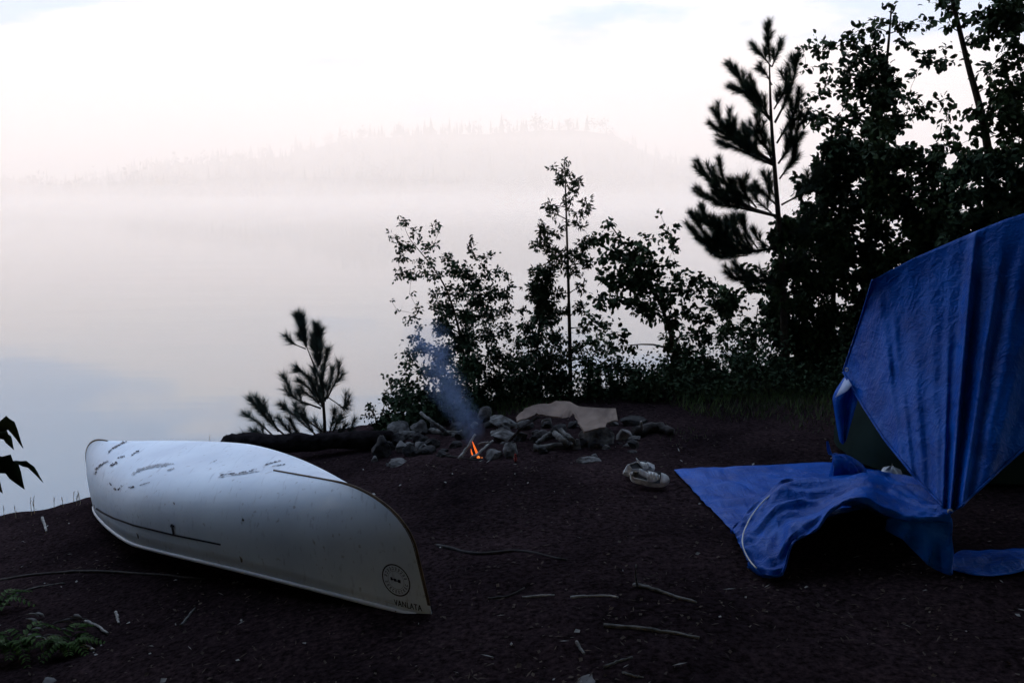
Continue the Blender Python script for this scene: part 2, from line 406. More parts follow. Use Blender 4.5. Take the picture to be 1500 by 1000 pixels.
stroke(st, [(252, 767), (255, 782)], 3.0, 0, 6); stroke(st, [(250, 770), (256, 770)], 3, 0, 4)
st.build('side_stripe', M['mark'], canoe)
sc_ = MB()
for a, wd in (([(157, 665), (165, 657), (172, 653), (180, 649), (190, 645)], 4), ([(179, 647), (190, 645)], 6), ([(140, 688), (148, 681), (159, 675)], 5),
              ([(161, 683), (172, 677)], 6), ([(139, 695), (142, 690)], 4), ([(172, 671), (183, 668)], 4), ([(192, 668), (198, 663), (204, 660)], 3.5),
              ([(168, 714), (170, 718)], 5), ([(173, 718), (179, 711)], 4), ([(188, 714), (197, 713)], 4), ([(322, 696), (345, 693)], 2.4),
              ([(350, 693), (366, 690), (376, 687)], 3), ([(388, 681), (402, 677), (412, 675)], 2.5), ([(395, 684), (418, 680)], 2.2), ([(205, 711), (220, 706)], 2),
              ([(161, 707), (164, 711)], 3), ([(312, 677), (318, 674)], 2), ([(255, 735), (256, 739)], 3), ([(356, 757), (357, 763)], 4)):
    sc_ = MB(); stroke(sc_, a, wd*.58, .7, 22); sc_.build('scuff_mark', M['scuff'] if wd > 3.4 else M['scuff_mid'], canoe)
for a, wd in (([(193, 696), (205, 688), (225, 683), (245, 681)], 5), ([(210, 686), (235, 680), (255, 679)], 3), ([(245, 689), (256, 686)], 3), ([(320, 699), (380, 690)], 2)):
    sf = MB(); stroke(sf, a, wd*.8, .7, 24); sf.build('scuff_mark', M['scuff_faint'], canoe)
# round emblem and lettering near the bow
ec, en = on_hull(580.5, 849, .002)
hl = (hullp(.9, .1, 1)-hullp(.8, .1, 1)).normalized(); en = en.normalized()
ex = (hl-en*hl.dot(en)).normalized(); ey = en.cross(ex).normalized()
if ey.z < 0: ey = -ey
def put(mb, x, y, off=.0025):
    x *= 1.36; y *= 1.36
    p = ec+ex*x+ey*y+en*.05; loc, nr, i, ds = bvh.ray_cast(p, -en)
    return (loc if loc else ec+ex*x+ey*y)+en*off
def ring(mb, r0, r1, n=64, a0=0, a1=6.28319):
    rows = [[put(mb, r*math.cos(a0+(a1-a0)*k/n), r*math.sin(a0+(a1-a0)*k/n)) for r in (r0, r1)] for k in range(n+1)]; mb.grid(rows)
em = MB(); ring(em, .0500, .0545); eo = em.build('emblem', M['mark'], canoe)
em2 = MB(); ring(em2, .0300, .0312)
for k in range(22):
    if k in (0, 11): continue
    a = k*6.28319/22; w_ = .08
    ring(em2, .0345, .0375, 2, a, a+w_*2); ring(em2, .0425, .045, 2, a, a+w_*2)
    ring(em2, .0345, .045, 1, a, a+w_*.55)
    if k % 3: ring(em2, .0385, .041, 2, a, a+w_*1.6)
em2.build('emblem_lettering', M['mark_faint'], eo)
em3 = MB()
for x0_, x1_, y0_, y1_ in ((-.021, -.013, -.004, .007), (-.013, -.008, -.001, .003), (-.008, .002, -.005, .005), (.002, .007, -.003, .001), (.007, .018, -.006, .005)):
    em3.grid([[put(em3, x, y) for x in (x0_, (x0_+x1_)/2, x1_)] for y in (y0_, y1_)])
em3.build('emblem_centre', M['mark'], eo)
lc, ln_ = on_hull(598, 886, .002)
cu = bpy.data.curves.new('lt', 'FONT'); cu.body = 'VANLATA'; cu.size = .032; cu.align_x = 'CENTER'; cu.align_y = 'CENTER'; cu.space_character = 1.12
tmp = bpy.data.objects.new('lt', cu); C.objects.link(tmp); bpy.context.view_layer.update()
tm = bpy.data.meshes.new_from_object(tmp.evaluated_get(bpy.context.evaluated_depsgraph_get()))
lt = MB()
gl_ = (hullp(.96, 0, 1)-hullp(.85, 0, 1)).normalized(); lx = (gl_-en*gl_.dot(en)).normalized(); ly = en.cross(lx).normalized()
if ly.z < 0: ly = -ly
off_ = [(-.0014, 0), (-.0005, 0), (.0005, 0), (.0014, 0)]
for ox, oy in off_:
    b0 = len(lt.v)
    for v in tm.vertices:
        p = lc+lx*(v.co.x*.92+ox)+ly*(v.co.y*1.25)+en*.05; loc, nr, i, ds = bvh.ray_cast(p, -en)
        lt.v.append((loc if loc else p-en*.05)+en*(.003+ox*.4))
    for p in tm.polygons: lt.f.append(tuple(b0+k for k in p.vertices))
lt.build('lettering', M['mark'], canoe, smooth=False)
bpy.data.objects.remove(tmp); bpy.data.curves.remove(cu); bpy.data.meshes.remove(tm)

# ------------------------------------------------------------------ plants
def leafy(name, base, trunk, discs, Y, leafL, leafW, lm, label, cat, group=None, tr=.03, dsp=1.2, mul=1.0, seed=1, sprays=False, bark='bark', big=False, twig=.0025, droop=.35):
    """base/trunk: pixel polyline (first point is put on the ground), discs: (px, py, r_px, coverage)"""
    R.seed(seed)
    b0 = W(trunk[0][0], trunk[0][1], Y); bz = Hh(b0.x, Y); root = Vector((b0.x, Y, bz-.03))
    t3 = [root]+[W(p[0], p[1], Y+R.uniform(-.08, .08)) for p in trunk[1:]]
    T = thing(name, Vector((b0.x, Y, bz)), label, cat, group)
    n = 8+3*len(trunk); tp = catmull(t3, n); wood = MB()
    wood.tube(tp, [tr*(1-.82*i/(n-1)) for i in range(n)], 8)
    nodes = [(p, tr*(1-.82*i/(n-1))) for i, p in enumerate(tp)]
    cr = MB(); m2 = Y/FX
    D = []
    for d in discs:
        px, py, rp = d[0], d[1], d[2]; cv = (d[3] if len(d) > 3 else 1)*2.1
        D.append((W(px, py, Y+R.uniform(-1, 1)*rp*m2*dsp*1.2), rp*m2, cv))
    D.sort(key=lambda q: (q[0]-root).length)
    for c, r, cv in D:
        best = None
        for p, rr in nodes:
            dd = (p-c).length+(2.0*(p.z-c.z) if p.z > c.z-.02 else 0)
            if best is None or dd < best[0]: best = (dd, p, rr)
        p, rr = best[1], best[2]; L = (c-p).length; k = max(3, int(L/.07)); k = min(k, 9)
        r0 = min(rr*.75, .004+.02*L); r1 = max(.0016, r0*.4)
        mid = p.lerp(c, .5)+Vector((R.uniform(-.1, .1), R.uniform(-.1, .1), R.uniform(-.02, .10)))*L
        bp = catmull([p, mid, c], k); wood.tube(bp, [r0+(r1-r0)*i/(k-1) for i in range(k)], 5, False)
        for i, q in enumerate(bp[1:]): nodes.append((q, r0+(r1-r0)*(i+1)/(k-1)))
        A = math.pi*r*r; nl = int(cv*mul*A/(leafL*leafW*.45)+.5); nt = max(3, int(nl/5))
        for t in range(nt):
            dv = rv(); dv.y *= dsp; dv = dv/1.35*r*.62
            if dv.length > r*1.25: dv *= r*1.25/dv.length
            e = c+dv+Vector((0, 0, r*.05)); 
            wood.tri(e, c, twig*1.6)
            for j in range(max(1, round(nl/nt))):
                f = R.uniform(.45, 1.05); q = c.lerp(e, f)+rv(leafL*.35)
                ld = (dv.normalized()*.8+rv(.7)+Vector((0, 0, -droop))); s = R.uniform(.7, 1.2)
                if sprays:
                    for w_ in range(3):
                        cr.leaf4(q, ld+rv(.5), leafL*s, leafW*s, rv())
                elif big: cr.leaf(q, ld, leafL*s, leafW*s, rv()+Vector((0, 0, 1.0)))
                else: cr.leaf4(q, ld, leafL*s, leafW*s, rv()+Vector((0, 0, .8)))
    wood.build('trunk', M[bark], T); cr.build('crown', M[lm], T, smooth=False)
    return T

# left leafy bush
LB = [(592,327,8,1),(570,345,5,.5),(578,348,6,.6),(585,360,8,.9),(600,362,10,1),(610,340,8,.6),(615,352,6,.5),(630,340,6,.6),(638,330,6,.8),(643,340,5,.6),(622,362,8,.8),(635,360,7,.8),
 (590,375,8,.8),(583,380,6,.8),(587,400,10,1),(605,405,10,1),(622,400,8,1),(612,385,8,.6),(630,385,9,.9),(655,380,10,1.1),(640,405,9,1),(665,395,12,1.4),(680,400,14,1.4),(688,355,7,.7),(690,370,8,.8),
 (705,380,8,.6),(715,375,7,.7),(708,395,8,.6),(722,372,5,.5),(695,415,14,1.4),(715,405,9,1),(730,400,8,.9),(743,402,6,.8),(745,415,6,.8),(740,430,12,1.2),(720,430,14,1.4),(700,440,16,1.6),(675,430,14,1.2),
 (655,425,12,.8),(635,430,10,.7),(640,450,12,1.2),(660,455,14,1.6),(685,465,18,1.9),(715,460,16,1.6),(740,455,12,1.2),(600,430,5,.4),(610,450,8,.5),(605,465,6,.5),(573,440,4,.4),(582,455,4,.4),(595,470,6,.6),
 (650,480,18,1.9),(680,500,22,2.2),(715,490,16,1.4),(740,485,14,1),(615,480,8,.6),(605,495,10,.7),(620,510,14,1.2),(650,520,20,2),(690,540,24,2.4),(725,520,16,1.2),(745,530,16,1.2),(640,545,16,1.5),(660,570,20,2),(700,585,22,2.4),(640,598,16,1.8),(670,600,18,2.2),(725,560,18,2),(735,592,18,2.4),(705,610,16,2.4)]
leafy('leafy_bush', None, [(688,612),(684,560),(676,500),(660,440),(640,400),(600,350)], LB, 8.0, .036, .020, 'leaf_dark', 'wispy small-leaved bush rising over the campfire, its tallest sprig leaning left', 'bush', seed=11, tr=.016, mul=1.25)
leafy('leafy_bush', None, [(588,628),(590,590),(600,545)], [(600,520,12,1),(600,535,10,1),(620,545,14,1),(565,552,6,.8),(575,557,6,.8),(580,562,8,.8),(595,565,12,1),(565,580,8,.8),(580,585,12,1),(600,590,14,1.4),(622,580,16,1.6),(640,590,16,1.6),(640,608,14,2),(610,610,14,2)],
 7.85, .04, .022, 'leaf_dark', 'low scraggly bush at the bank edge just left of the smoke', 'bush', seed=12, tr=.012, mul=1.2)
leafy('leafy_bush', None, [(552,632),(550,612),(544,596)], [(540,590,7,.9),(545,603,8,.9),(560,605,9,.9),(535,610,5,.8),(552,617,8,1.2),(562,590,4,.5)], 7.75, .035, .02, 'leaf_dark',
 'tiny leafy shrub between the pine sapling and the scraggly bush', 'bush', seed=13, tr=.009)
# slender cedar
CD = [(827,233,4,.8),(812,247,6,.8),(823,262,10,1.2),(832,255,7,.9),(845,268,9,1),(838,278,8,.9),(833,293,8,1),(805,300,9,1),(808,312,8,.9),(858,300,9,1),(852,312,7,.9),(838,310,7,.6),(845,328,8,.7),(855,335,6,.5),
 (797,335,10,1.3),(815,340,8,.8),(800,350,10,1.2),(826,330,6,.6),(787,360,9,1),(800,367,9,1.1),(815,375,11,1.3),(832,372,9,1),(855,358,11,1.3),(868,352,8,1),(848,375,11,1.2),(860,385,8,.9),(845,395,10,1),(825,388,9,1),
 (785,400,11,1.2),(800,400,16,1.8),(795,425,18,2.2),(782,422,10,1.2),(800,450,18,2),(815,430,10,1),(835,400,8,1),(788,440,14,1.6),(850,420,9,.8),(848,450,10,1),(855,480,10,.8),(845,512,12,1.2),(862,528,12,1),(822,455,9,.8)]
leafy('cedar_tree', None, [(836,600),(835,520),(833,430),(830,330),(827,234)], CD, 8.1, .045, .014, 'cedar', 'slender young cedar with a bare thin trunk and tufted narrow crown', 'tree', seed=14, tr=.021, sprays=True, mul=.62)
leafy('leafy_bush', None, [(790,606),(785,540),(790,470)], [(765,455,8,1),(770,480,14,1.1),(790,470,16,1.6),(810,465,14,1.2),(760,505,14,1),(785,500,18,1.8),(812,495,16,1.5),(770,530,18,1.6),(800,530,20,2),(825,525,12,1.4),(780,560,24,2.4),(815,560,22,2.4),(755,560,18,2),(745,585,20,2.4),(785,590,22,2.6),(825,590,20,2.6),(750,535,10,1)],
 8.2, .034, .020, 'leaf_dark', 'dense rounded bush at the foot of the slender cedar, on its left', 'bush', seed=15, tr=.018, mul=1.35)
# middle leafy tree
MD = [(893,325,9,.8),(885,345,11,.9),(875,352,8,.8),(905,350,9,.8),(968,315,5,.6),(978,335,7,.5),(985,345,9,.8),(995,330,4,.6),(990,360,9,.8),(970,355,9,.7),(950,350,9,.8),(925,362,12,1.2),(905,375,14,1.2),(880,375,11,.8),
 (925,385,18,1.8),(945,375,14,1.4),(955,395,16,1.6),(980,385,11,.8),(885,405,13,1),(905,410,16,1.4),(935,415,20,2),(960,425,18,1.6),(985,410,12,.8),(980,440,16,1.2),(1000,405,9,.6),(1012,410,9,.8),(1025,405,9,.8),
 (1000,430,13,1),(1020,430,12,.9),(1040,420,12,1),(1045,440,13,1),(900,440,15,1.1),(875,440,13,.9),(930,448,16,1.4),(955,458,16,1.4),(985,470,16,1.2),(1010,460,14,1),(1035,465,14,1),(1060,455,14,1),(985,500,14,1.7),(1000,520,18,1.9),
 (1012,490,13,1),(1035,495,14,1.1),(1060,490,14,1),(862,465,12,.8),(880,480,13,.8),(905,490,13,.7),(895,510,14,.8),(925,505,10,.6),(870,500,12,.8),(1000,545,20,2.2),(985,570,22,2.4),(1030,530,16,1.3),(1040,560,18,1.8)]
leafy('leafy_tree', None, [(990,608),(992,560),(985,500),(965,440),(935,390),(895,330)], MD, 8.6, .054, .037, 'leaf', 'round-leaved small tree between the slender cedar and the tall pine', 'tree', seed=16, tr=.028, big=True, mul=1.3)
leafy('leafy_bush', None, [(900,612),(900,580),(905,550)], [(870,545,18,1.6),(900,540,16,1.3),(930,548,16,1.3),(870,575,20,2.4),(900,575,20,2.4),(935,575,20,2.4),(960,560,18,1.8),(900,600,18,2.6),(940,598,18,2.6),(860,598,18,2.6)],
 8.0, .045, .028, 'leaf_dark', 'low dark bush behind the tan cardboard sheet', 'bush', seed=17, tr=.018)
# bushes below the pine
def gridd(x0, x1, y0, y1, st, cv, top=None, gaps=(), seed=3, r=None, jit=.35):
    q = random.Random(seed); out = []
    y = y0
    while y <= y1:
        x = x0
        while x <= x1:
            X = x+q.uniform(-jit, jit)*st; Yp = y+q.uniform(-jit, jit)*st
            ok = not (top and Yp < top(X))
            for gx, gy, gr in gaps:
                if math.hypot(X-gx, Yp-gy) < gr+st*.3: ok = False
            if ok: out.append((X, Yp, (r or st*.62)*q.uniform(.8, 1.15), cv*q.uniform(.55, 1.4)))
            x += st
        y += st
    return out
leafy('leafy_bush', None, [(1100,606),(1100,540),(1110,450)], gridd(1070,1150,400,600,26,1.25,seed=4,gaps=((1075,400,12),(1090,440,8),(1110,490,8),(1075,520,8))), 8.9, .055, .036, 'leaf', 'open leafy bush under the lower left boughs of the tall pine', 'bush', seed=18, tr=.02, mul=1.25, big=True)
leafy('leafy_bush', None, [(1195,606),(1195,540),(1200,420)], gridd(1150,1236,330,600,28,1.7,seed=5,gaps=((1232,440,12),(1185,470,7),(1210,545,8),(1225,500,6))), 8.7, .055, .036, 'leaf', 'thick leafy bush filling the space between the pine trunk and the blue tarp', 'bush', seed=19, tr=.026, big=True, mul=1.7)
TA = [(1175,70,11,.5),(1200,70,13,.9),(1215,68,9,.8),(1180,100,10,.35),(1205,100,13,.7),(1218,122,10,.5),(1235,62,7,.6),(1245,65,11,.8),(1260,50,13,.9),(1285,42,13,.9),(1305,30,11,.8),(1305,6,7,.8),(1320,45,13,.9),(1250,85,13,1),(1275,75,15,1),
 (1240,110,15,1.1),(1265,115,18,1.9),(1290,100,18,1.9),(1300,130,22,2.1),(1290,150,22,2),(1250,140,17,1),(1232,132,12,.7),(1205,130,11,.5),(1190,140,11,.7),(1180,165,13,1),(1205,170,12,1),(1190,185,11,.8),(1250,170,16,1.1),(1280,185,22,2),
 (1310,180,20,1.4),(1330,150,13,.9),(1345,170,12,.9),(1355,160,8,.7),(1330,60,11,.7),(1350,35,9,.6),(1365,40,9,.6),(1335,78,9,.5),(1360,85,12,.9),(1385,90,11,.9),(1345,105,9,.6),(1385,70,7,.6),(1225,180,13,.9),(1240,200,14,1.3),(1215,205,10,.8)]
leafy('leafy_tree', None, [(1262,605),(1265,450),(1275,300),(1288,180),(1300,80),(1306,8)], TA, 9.3, .060, .043, 'leaf', 'tall round-leaved tree just right of the pine, its crown open to the sky', 'tree', seed=20, tr=.036, big=True, mul=1.35)
TB = [(1365,5,9,.7),(1385,5,12,1),(1400,10,12,1),(1412,30,12,.9),(1390,35,9,.7),(1425,60,12,.9),(1415,80,8,.7),(1440,55,9,.8),(1445,30,17,1.3),(1465,15,18,1.8),(1485,30,18,1.9),(1460,45,16,1.4),(1490,10,16,1.6),(1480,60,14,.8),(1495,78,15,.9),
 (1470,78,10,.4),(1450,95,8,.7),(1460,105,13,1),(1480,95,13,1),(1495,112,14,1.1),(1430,112,7,.7),(1445,130,9,1),(1465,135,16,1.5),(1490,140,20,1.9),(1480,165,20,1.7),(1460,160,12,1),(1430,165,12,1),(1415,165,8,.7),(1498,185,20,1.8),(1470,195,16,1),
 (1445,190,14,1),(1480,215,20,1.1),(1502,225,20,1.1),(1385,145,12,.35),(1370,150,7,.35),(1390,165,13,.45),(1375,185,11,.45),(1395,190,11,.5),(1385,205,12,.5),(1400,217,13,.6),(1380,222,13,.8),(1420,205,11,.4),(1412,232,13,.9),(1520,60,22,1.6),(1530,120,24,1.8),(1530,190,24,1.8),(1520,10,22,1.6),(1560,90,30,1.8),(1560,20,30,1.8)]
leafy('leafy_tree', None, [(1462,605),(1460,420),(1452,260),(1438,170),(1418,95),(1396,5),(1388,-25)], TB, 8.3, .062, .044, 'leaf', 'tall tree at the right edge with a leaning bare upper trunk', 'tree', seed=21, tr=.05, big=True, mul=1.3)
def topf(x):
    k = [(1100,300),(1165,250),(1200,246),(1230,212),(1260,200),(1300,196),(1340,218),(1380,234),(1420,242),(1460,222),(1500,216),(1700,180)]
    for (a, A), (b, B) in zip(k[:-1], k[1:]):
        if a <= x <= b: return A+(B-A)*(x-a)/(b-a)
    return 200
leafy('leafy_bush', None, [(1215,604),(1220,450),(1230,300)], gridd(1175,1290,215,560,30,2.1,topf,((1190,222,16),(1172,300,6),(1232,430,12),(1250,345,4)),6), 8.95, .062, .044, 'leaf_dark', 'dark thicket directly behind the front corner of the blue tarp', 'bush', seed=22, tr=.04, big=True, mul=1.7)
leafy('leafy_bush', None, [(1345,604),(1345,450),(1345,300)], gridd(1295,1400,205,560,32,2.3,topf,((1340,225,6),(1388,282,6)),7), 8.6, .062, .044, 'leaf', 'greener thicket rising behind the middle of the tarp ridge', 'bush', seed=23, tr=.04, big=True, mul=1.7)
leafy('leafy_bush', None, [(1470,604),(1470,450),(1470,300)], gridd(1405,1560,215,520,34,2.3,topf,(),8), 7.6, .062, .044, 'leaf_dark', 'dense thicket behind the right end of the tarp ridge', 'bush', seed=24, tr=.04, big=True, mul=1.7)

# pines: explicit twigs with needle tufts
def pine(name, Y, trunk, twigs, label, nl, seed, tr, dens, mats='needle', dsp=.3, sidet=11, sidel=1.0):
    R.seed(seed); b = W(trunk[0][0], trunk[0][1], Y); bz = Hh(b.x, Y); root = Vector((b.x, Y, bz-.03))
    T = thing(name, Vector((b.x, Y, bz)), label, 'tree'); wood = MB(); nd = MB()
    t3 = [root]+[W(p[0], p[1], Y) for p in trunk[1:]]; n = 24; tp = catmull(t3, n)
    wood.tube(tp, [tr*(1-.85*i/(n-1)) for i in range(n)], 8)
    m2 = Y/FX
    def needles(path, f0, k):
        L = sum((path[i+1]-path[i]).length for i in range(len(path)-1)); cnt = int(L*(1-f0)*k)
        for i in range(cnt):
            f = f0+(1-f0)*R.random()**.85; t = f*(len(path)-1); a = min(int(t), len(path)-2); p = path[a].lerp(path[a+1], t-a)
            d = (path[a+1]-path[a]).normalized(); s = rv(); s = (s-d*s.dot(d)); s = s.normalized() if s.length > 0 else s
            q = d*R.uniform(.5, 1.1)+s*R.uniform(.25, .8); q = q.normalized()*nl*R.uniform(.6, 1.1)
            nd.tri(p, p+q+Vector((0, 0, -.1*nl*R.random())), .0032)
    for tw in twigs:
        pts = tw[0]; f0 = tw[1] if len(tw) > 1 else .4; kk = tw[2] if len(tw) > 2 else 1; nodep = len(tw) > 3
        dy = 0 if nodep else R.uniform(-1, 1)*dsp
        P = [W(p[0], p[1], Y+dy*(1-i/(len(pts)-1))) for i, p in enumerate(pts)]
        P = catmull(P[::-1], 10)   # from trunk outwards
        L = (P[-1]-P[0]).length
        wood.tube(P, [.0035+.012*L*(1-i/9) for i in range(10)], 6, False)
        needles(P, f0, dens*kk)
        for q in range(int(1+L*sidet)):
            f = R.uniform(max(.15, f0-.1), .85); i0 = int(f*9); o = P[i0]; d = (P[min(9, i0+1)]-P[i0]).normalized()
            s_ = rv(); s_ = (s_-d*s_.dot(d)).normalized(); e = o+(d*.8+s_*.6+Vector((0, 0, .45))).normalized()*min(.3*L, R.uniform(.08, .2)*sidel)
            sp2 = [o, o.lerp(e, .5)-Vector((0, 0, .008)), e]; wood.tube(sp2, [.004, .003, .002], 5, False); needles(sp2, .1, dens*kk*.9)
    wood.build('trunk', M['bark'], T); nd.build('crown', M[mats], T, smooth=False)
    return T
BP = [([(1123,38),(1125,60),(1128,92)],0,1.2,1),([(1101,64),(1112,76),(1130,98)],.1),([(1144,64),(1138,80),(1131,98)],.15),([(1112,100),(1120,105),(1131,125)],.2),
 ([(1166,84),(1164,110),(1150,150),(1135,180)],.2,1.2),([(1152,104),(1150,130),(1134,160)],.1,1.3),([(1170,130),(1163,165),(1138,210)],.1,1.3),([(1172,165),(1165,200),(1140,240)],.1,1.3),([(1160,180),(1155,215),(1140,240)],.1,1.2),([(1168,205),(1160,235),(1142,262)],.1,1.2),
 ([(1077,100),(1087,122),(1104,148),(1130,178)],.15,1.2),([(1073,125),(1088,134),(1104,148),(1130,178)],.3,.8),([(1098,112),(1108,135),(1120,160),(1131,180)],.1,1.2),([(1092,125),(1105,150),(1128,172)],.2),
 ([(1045,160),(1060,185),(1085,208),(1130,236)],.1,1.3),([(1040,180),(1058,195),(1085,212),(1130,236)],.3),([(1052,207),(1075,216),(1110,232),(1133,242)],.1,1.1),([(1066,178),(1080,198),(1105,222),(1132,240)],.1,1.2),([(1085,200),(1100,215),(1130,238)],.1,1.2),
 ([(1107,167),(1112,190),(1122,214),(1133,240)],.1,1.1),([(1097,188),(1110,203),(1131,228)],.2),
 ([(1021,236),(1038,262),(1062,290),(1100,305),(1142,318)],.3,1.3),([(1036,242),(1050,268),(1070,292),(1100,305)],.1,1.2),([(1053,232),(1060,262),(1078,292),(1110,308)],.1,1.2),([(1020,275),(1040,290),(1065,300),(1100,308),(1143,318)],.4,1.1),([(1082,262),(1090,282),(1108,304)],.1,1.2),([(1068,262),(1076,285),(1095,302)],.1,1.2),([(1098,275),(1108,292),(1130,312)],.1),
 ([(1118,253),(1126,272),(1141,298)],.1),([(1107,273),(1120,284),(1142,305)],.15),
 ([(1012,312),(1030,338),(1058,366),(1100,368),(1146,362)],.25,1.6),([(1027,304),(1040,332),(1065,362),(1100,368)],.1,1.5),([(1014,335),(1034,356),(1062,372),(1100,370)],.2,1.5),([(1045,318),(1055,342),(1080,366),(1110,368)],.1,1.5),([(1062,322),(1070,345),(1092,366)],.1,1.5),([(1072,317),(1080,342),(1098,364)],.1,1.3),([(1088,318),(1094,342),(1110,364)],.1,1.3),([(1040,365),(1060,376),(1095,374)],.1,1.2),([(1102,335),(1112,352),(1130,364)],.1),
 ([(1062,398),(1085,410),(1115,412),(1146,408)],.1,.9),([(1085,396),(1100,408),(1130,410)],.1,.9),([(1200,300),(1180,330),(1148,345)],.2),([(1205,350),(1180,380),(1150,395)],.2),([(1195,250),(1178,280),(1145,300)],.2,1.1)]
pine('pine_tree', 8.6, [(1150,604),(1149,500),(1146,400),(1138,290),(1130,180),(1127,95)], BP, 'tall young pine with long upswept needle boughs beside the leafy trees', .088, 31, .042, 1800)
SP = [([(436,462),(441,480),(448,508)],0,2.4,1),([(442,462),(446,482),(449,508)],0,2,1),([(419,492),(430,503),(448,511)],.35,1.1),([(463,477),(464,500),(467,535)],0,2.6,1),([(468,490),(470,510),(468,535)],0,2.2),([(458,492),(461,512),(466,538)],0,2.2),
 ([(480,512),(477,528),(472,560)],.1,1.3),([(496,531),(496,548),(488,566),(479,584)],.25,1.2),([(435,541),(447,548),(458,562),(470,590)],.2,1.2),([(438,557),(450,566),(468,590)],.2,1.2),([(460,540),(464,560),(472,592)],.1,1.5),([(487,540),(484,560),(476,588)],.1,1.5),([(455,555),(462,572),(472,594)],.1,1.4),([(470,548),(473,570),(475,592)],.1,1.4),
 ([(437,572),(452,578),(472,596)],.1,1.1),([(415,550),(424,568),(432,583),(470,598)],.3,1.1),([(417,570),(428,580),(440,588)],.2),([(366,584),(382,602),(398,620),(420,640)],.15,1.5),([(375,582),(392,605),(408,632)],.15,1.3),([(358,606),(378,618),(400,638)],.2,1.2),
 ([(411,592),(425,604),(450,616),(473,632)],.2,1.2),([(432,592),(436,612),(462,636)],.2),([(408,612),(418,625),(432,642)],.1,1.4),([(425,614),(432,628),(445,642)],.1,1.4),([(442,605),(450,620),(462,638)],.1,1.3),([(356,636),(372,638),(400,644)],.2),([(368,630),(385,636),(405,645)],.2),
 ([(506,576),(504,596),(490,588),(481,582)],.45,.9),([(512,580),(505,598),(496,592)],.2,.8),([(500,608),(494,620),(484,638)],.1,1.3),([(506,622),(500,632),(492,642)],.1,1.2),([(520,614),(514,628),(505,642)],.15,1),([(490,600),(488,615),(482,635)],.1,1.1),([(460,614),(466,626),(474,640)],.1,1)]
pine('pine_tree', 7.85, [(476,648),(475,610),(470,560),(458,530),(448,505)], SP, 'small bushy pine sapling standing alone at the water edge behind the canoe', .10, 32, .016, 1300, 'needle_soft', .12, 3, .5)

# left edge sapling with drooping leaves, near the camera
T = thing('leafy_sapling', Vector((W(-60, 700, 2.0).x, 2.0, Hh(W(-60, 700, 2.0).x, 2.0))), 'drooping dark leaves of a sapling poking in at the left edge', 'sapling')
sx = W(-60, 700, 2.0).x; stm = MB(); b0 = Vector((sx, 2.0, Hh(sx, 2.0)))
sp_ = catmull([b0, W(-70, 900, 2.0), W(-60, 700, 2.0), W(-45, 560, 2.0)], 14); stm.tube(sp_, [.008*(1-.7*i/13) for i in range(14)], 7)
lv = MB()
def bigleaf(a, b, c, wpx, Y, tw=0):
    P = catmull([W(*a, Y), W(*b, Y-.02), W(*c, Y-.01)], 9); ax = (P[-1]-P[0]).normalized(); nn = ax.cross(Vector((0, 1, .3))).normalized()
    nn = (nn*math.cos(tw)+Vector((0, 1, 0))*math.sin(tw)); rows = []
    for i, p in enumerate(P):
        f = i/8; w_ = wpx*Y/FX*(math.sin(math.pi*min(1, f*1.0)**.8)**.8)*(1+.22*math.sin(i*2.6)) if 0 < i < 8 else .001
        rows.append([p-nn*w_*.5+Vector((0, .15*w_, 0)), p, p+nn*w_*.5+Vector((0, .15*w_, 0))])
    lv.grid(rows)
bigleaf((-18, 632), (12, 622), (34, 656), 24, 2.0); bigleaf((-10, 630), (8, 640), (20, 658), 14, 2.03, .5)
bigleaf((-20, 672), (12, 685), (36, 716), 32, 1.95, .1); bigleaf((15, 676), (42, 682), (63, 706), 9, 1.97, .4)
bigleaf((-60, 640), (-40, 610), (-20, 600), 26, 2.0); bigleaf((-60, 720), (-35, 730), (-15, 760), 26, 2.0); bigleaf((-30, 700), (-8, 706), (4, 722), 18, 2.0)
for a, b in (((-62, 690), (-18, 672)), ((-58, 650), (-16, 632)), ((-18, 672), (15, 676)), ((-60, 700), (-30, 700)), ((-60,650),(-60,640)), ((-62,715),(-60,720))): stm.tube([W(*a, 2.0), W(*b, 1.98)], .0022, 5)
stm.build('stem', M['bark'], T); lv.build('leaves', M['leaf'], T, solid=.0006)

# low green plants bottom left
def lowplant(px, py, n, L, seed, label, w_=.03, m='fern', spread=1):
    R.seed(seed); b = G(px, py); T = thing('fern', b, label, 'plant', None); fr = MB(); stt = MB()
    for i in range(n):
        a = R.uniform(0, 6.28); l = L*R.uniform(.7, 1.2); d = Vector((math.cos(a), math.sin(a)*.8, 0))*spread
        P = catmull([b, b+d*l*.4+Vector((0, 0, l*.45)), b+d*l+Vector((0, 0, l*R.uniform(.1, .35)))], 12)
        stt.tube(P, [.002*(1-.7*k/11) for k in range(12)], 4)
        for k in range(2, 12):
            f = 1-k/13; dd = (P[k]-P[k-1]).normalized(); sd = dd.cross(Vector((0, 0, 1))).normalized()
            for s in (1, -1): fr.leaf(P[k], sd*s+dd*.5+Vector((0, 0, -.2)), (w_*2.4*f+.01), w_*.8*f+.006, Vector((0, 0, 1)))
    stt.build('stem', M['bark'], T); fr.build('fronds', M[m], T, smooth=False); return T
lowplant(25, 960, 9, .26, 41, 'large green fern in the bottom left corner of the clearing')
lowplant(100, 955, 8, .2, 42, 'green fern a little right of the corner fern, under the pale blades')
lowplant(-5, 900, 7, .2, 43, 'fern cut by the left edge above the corner fern')

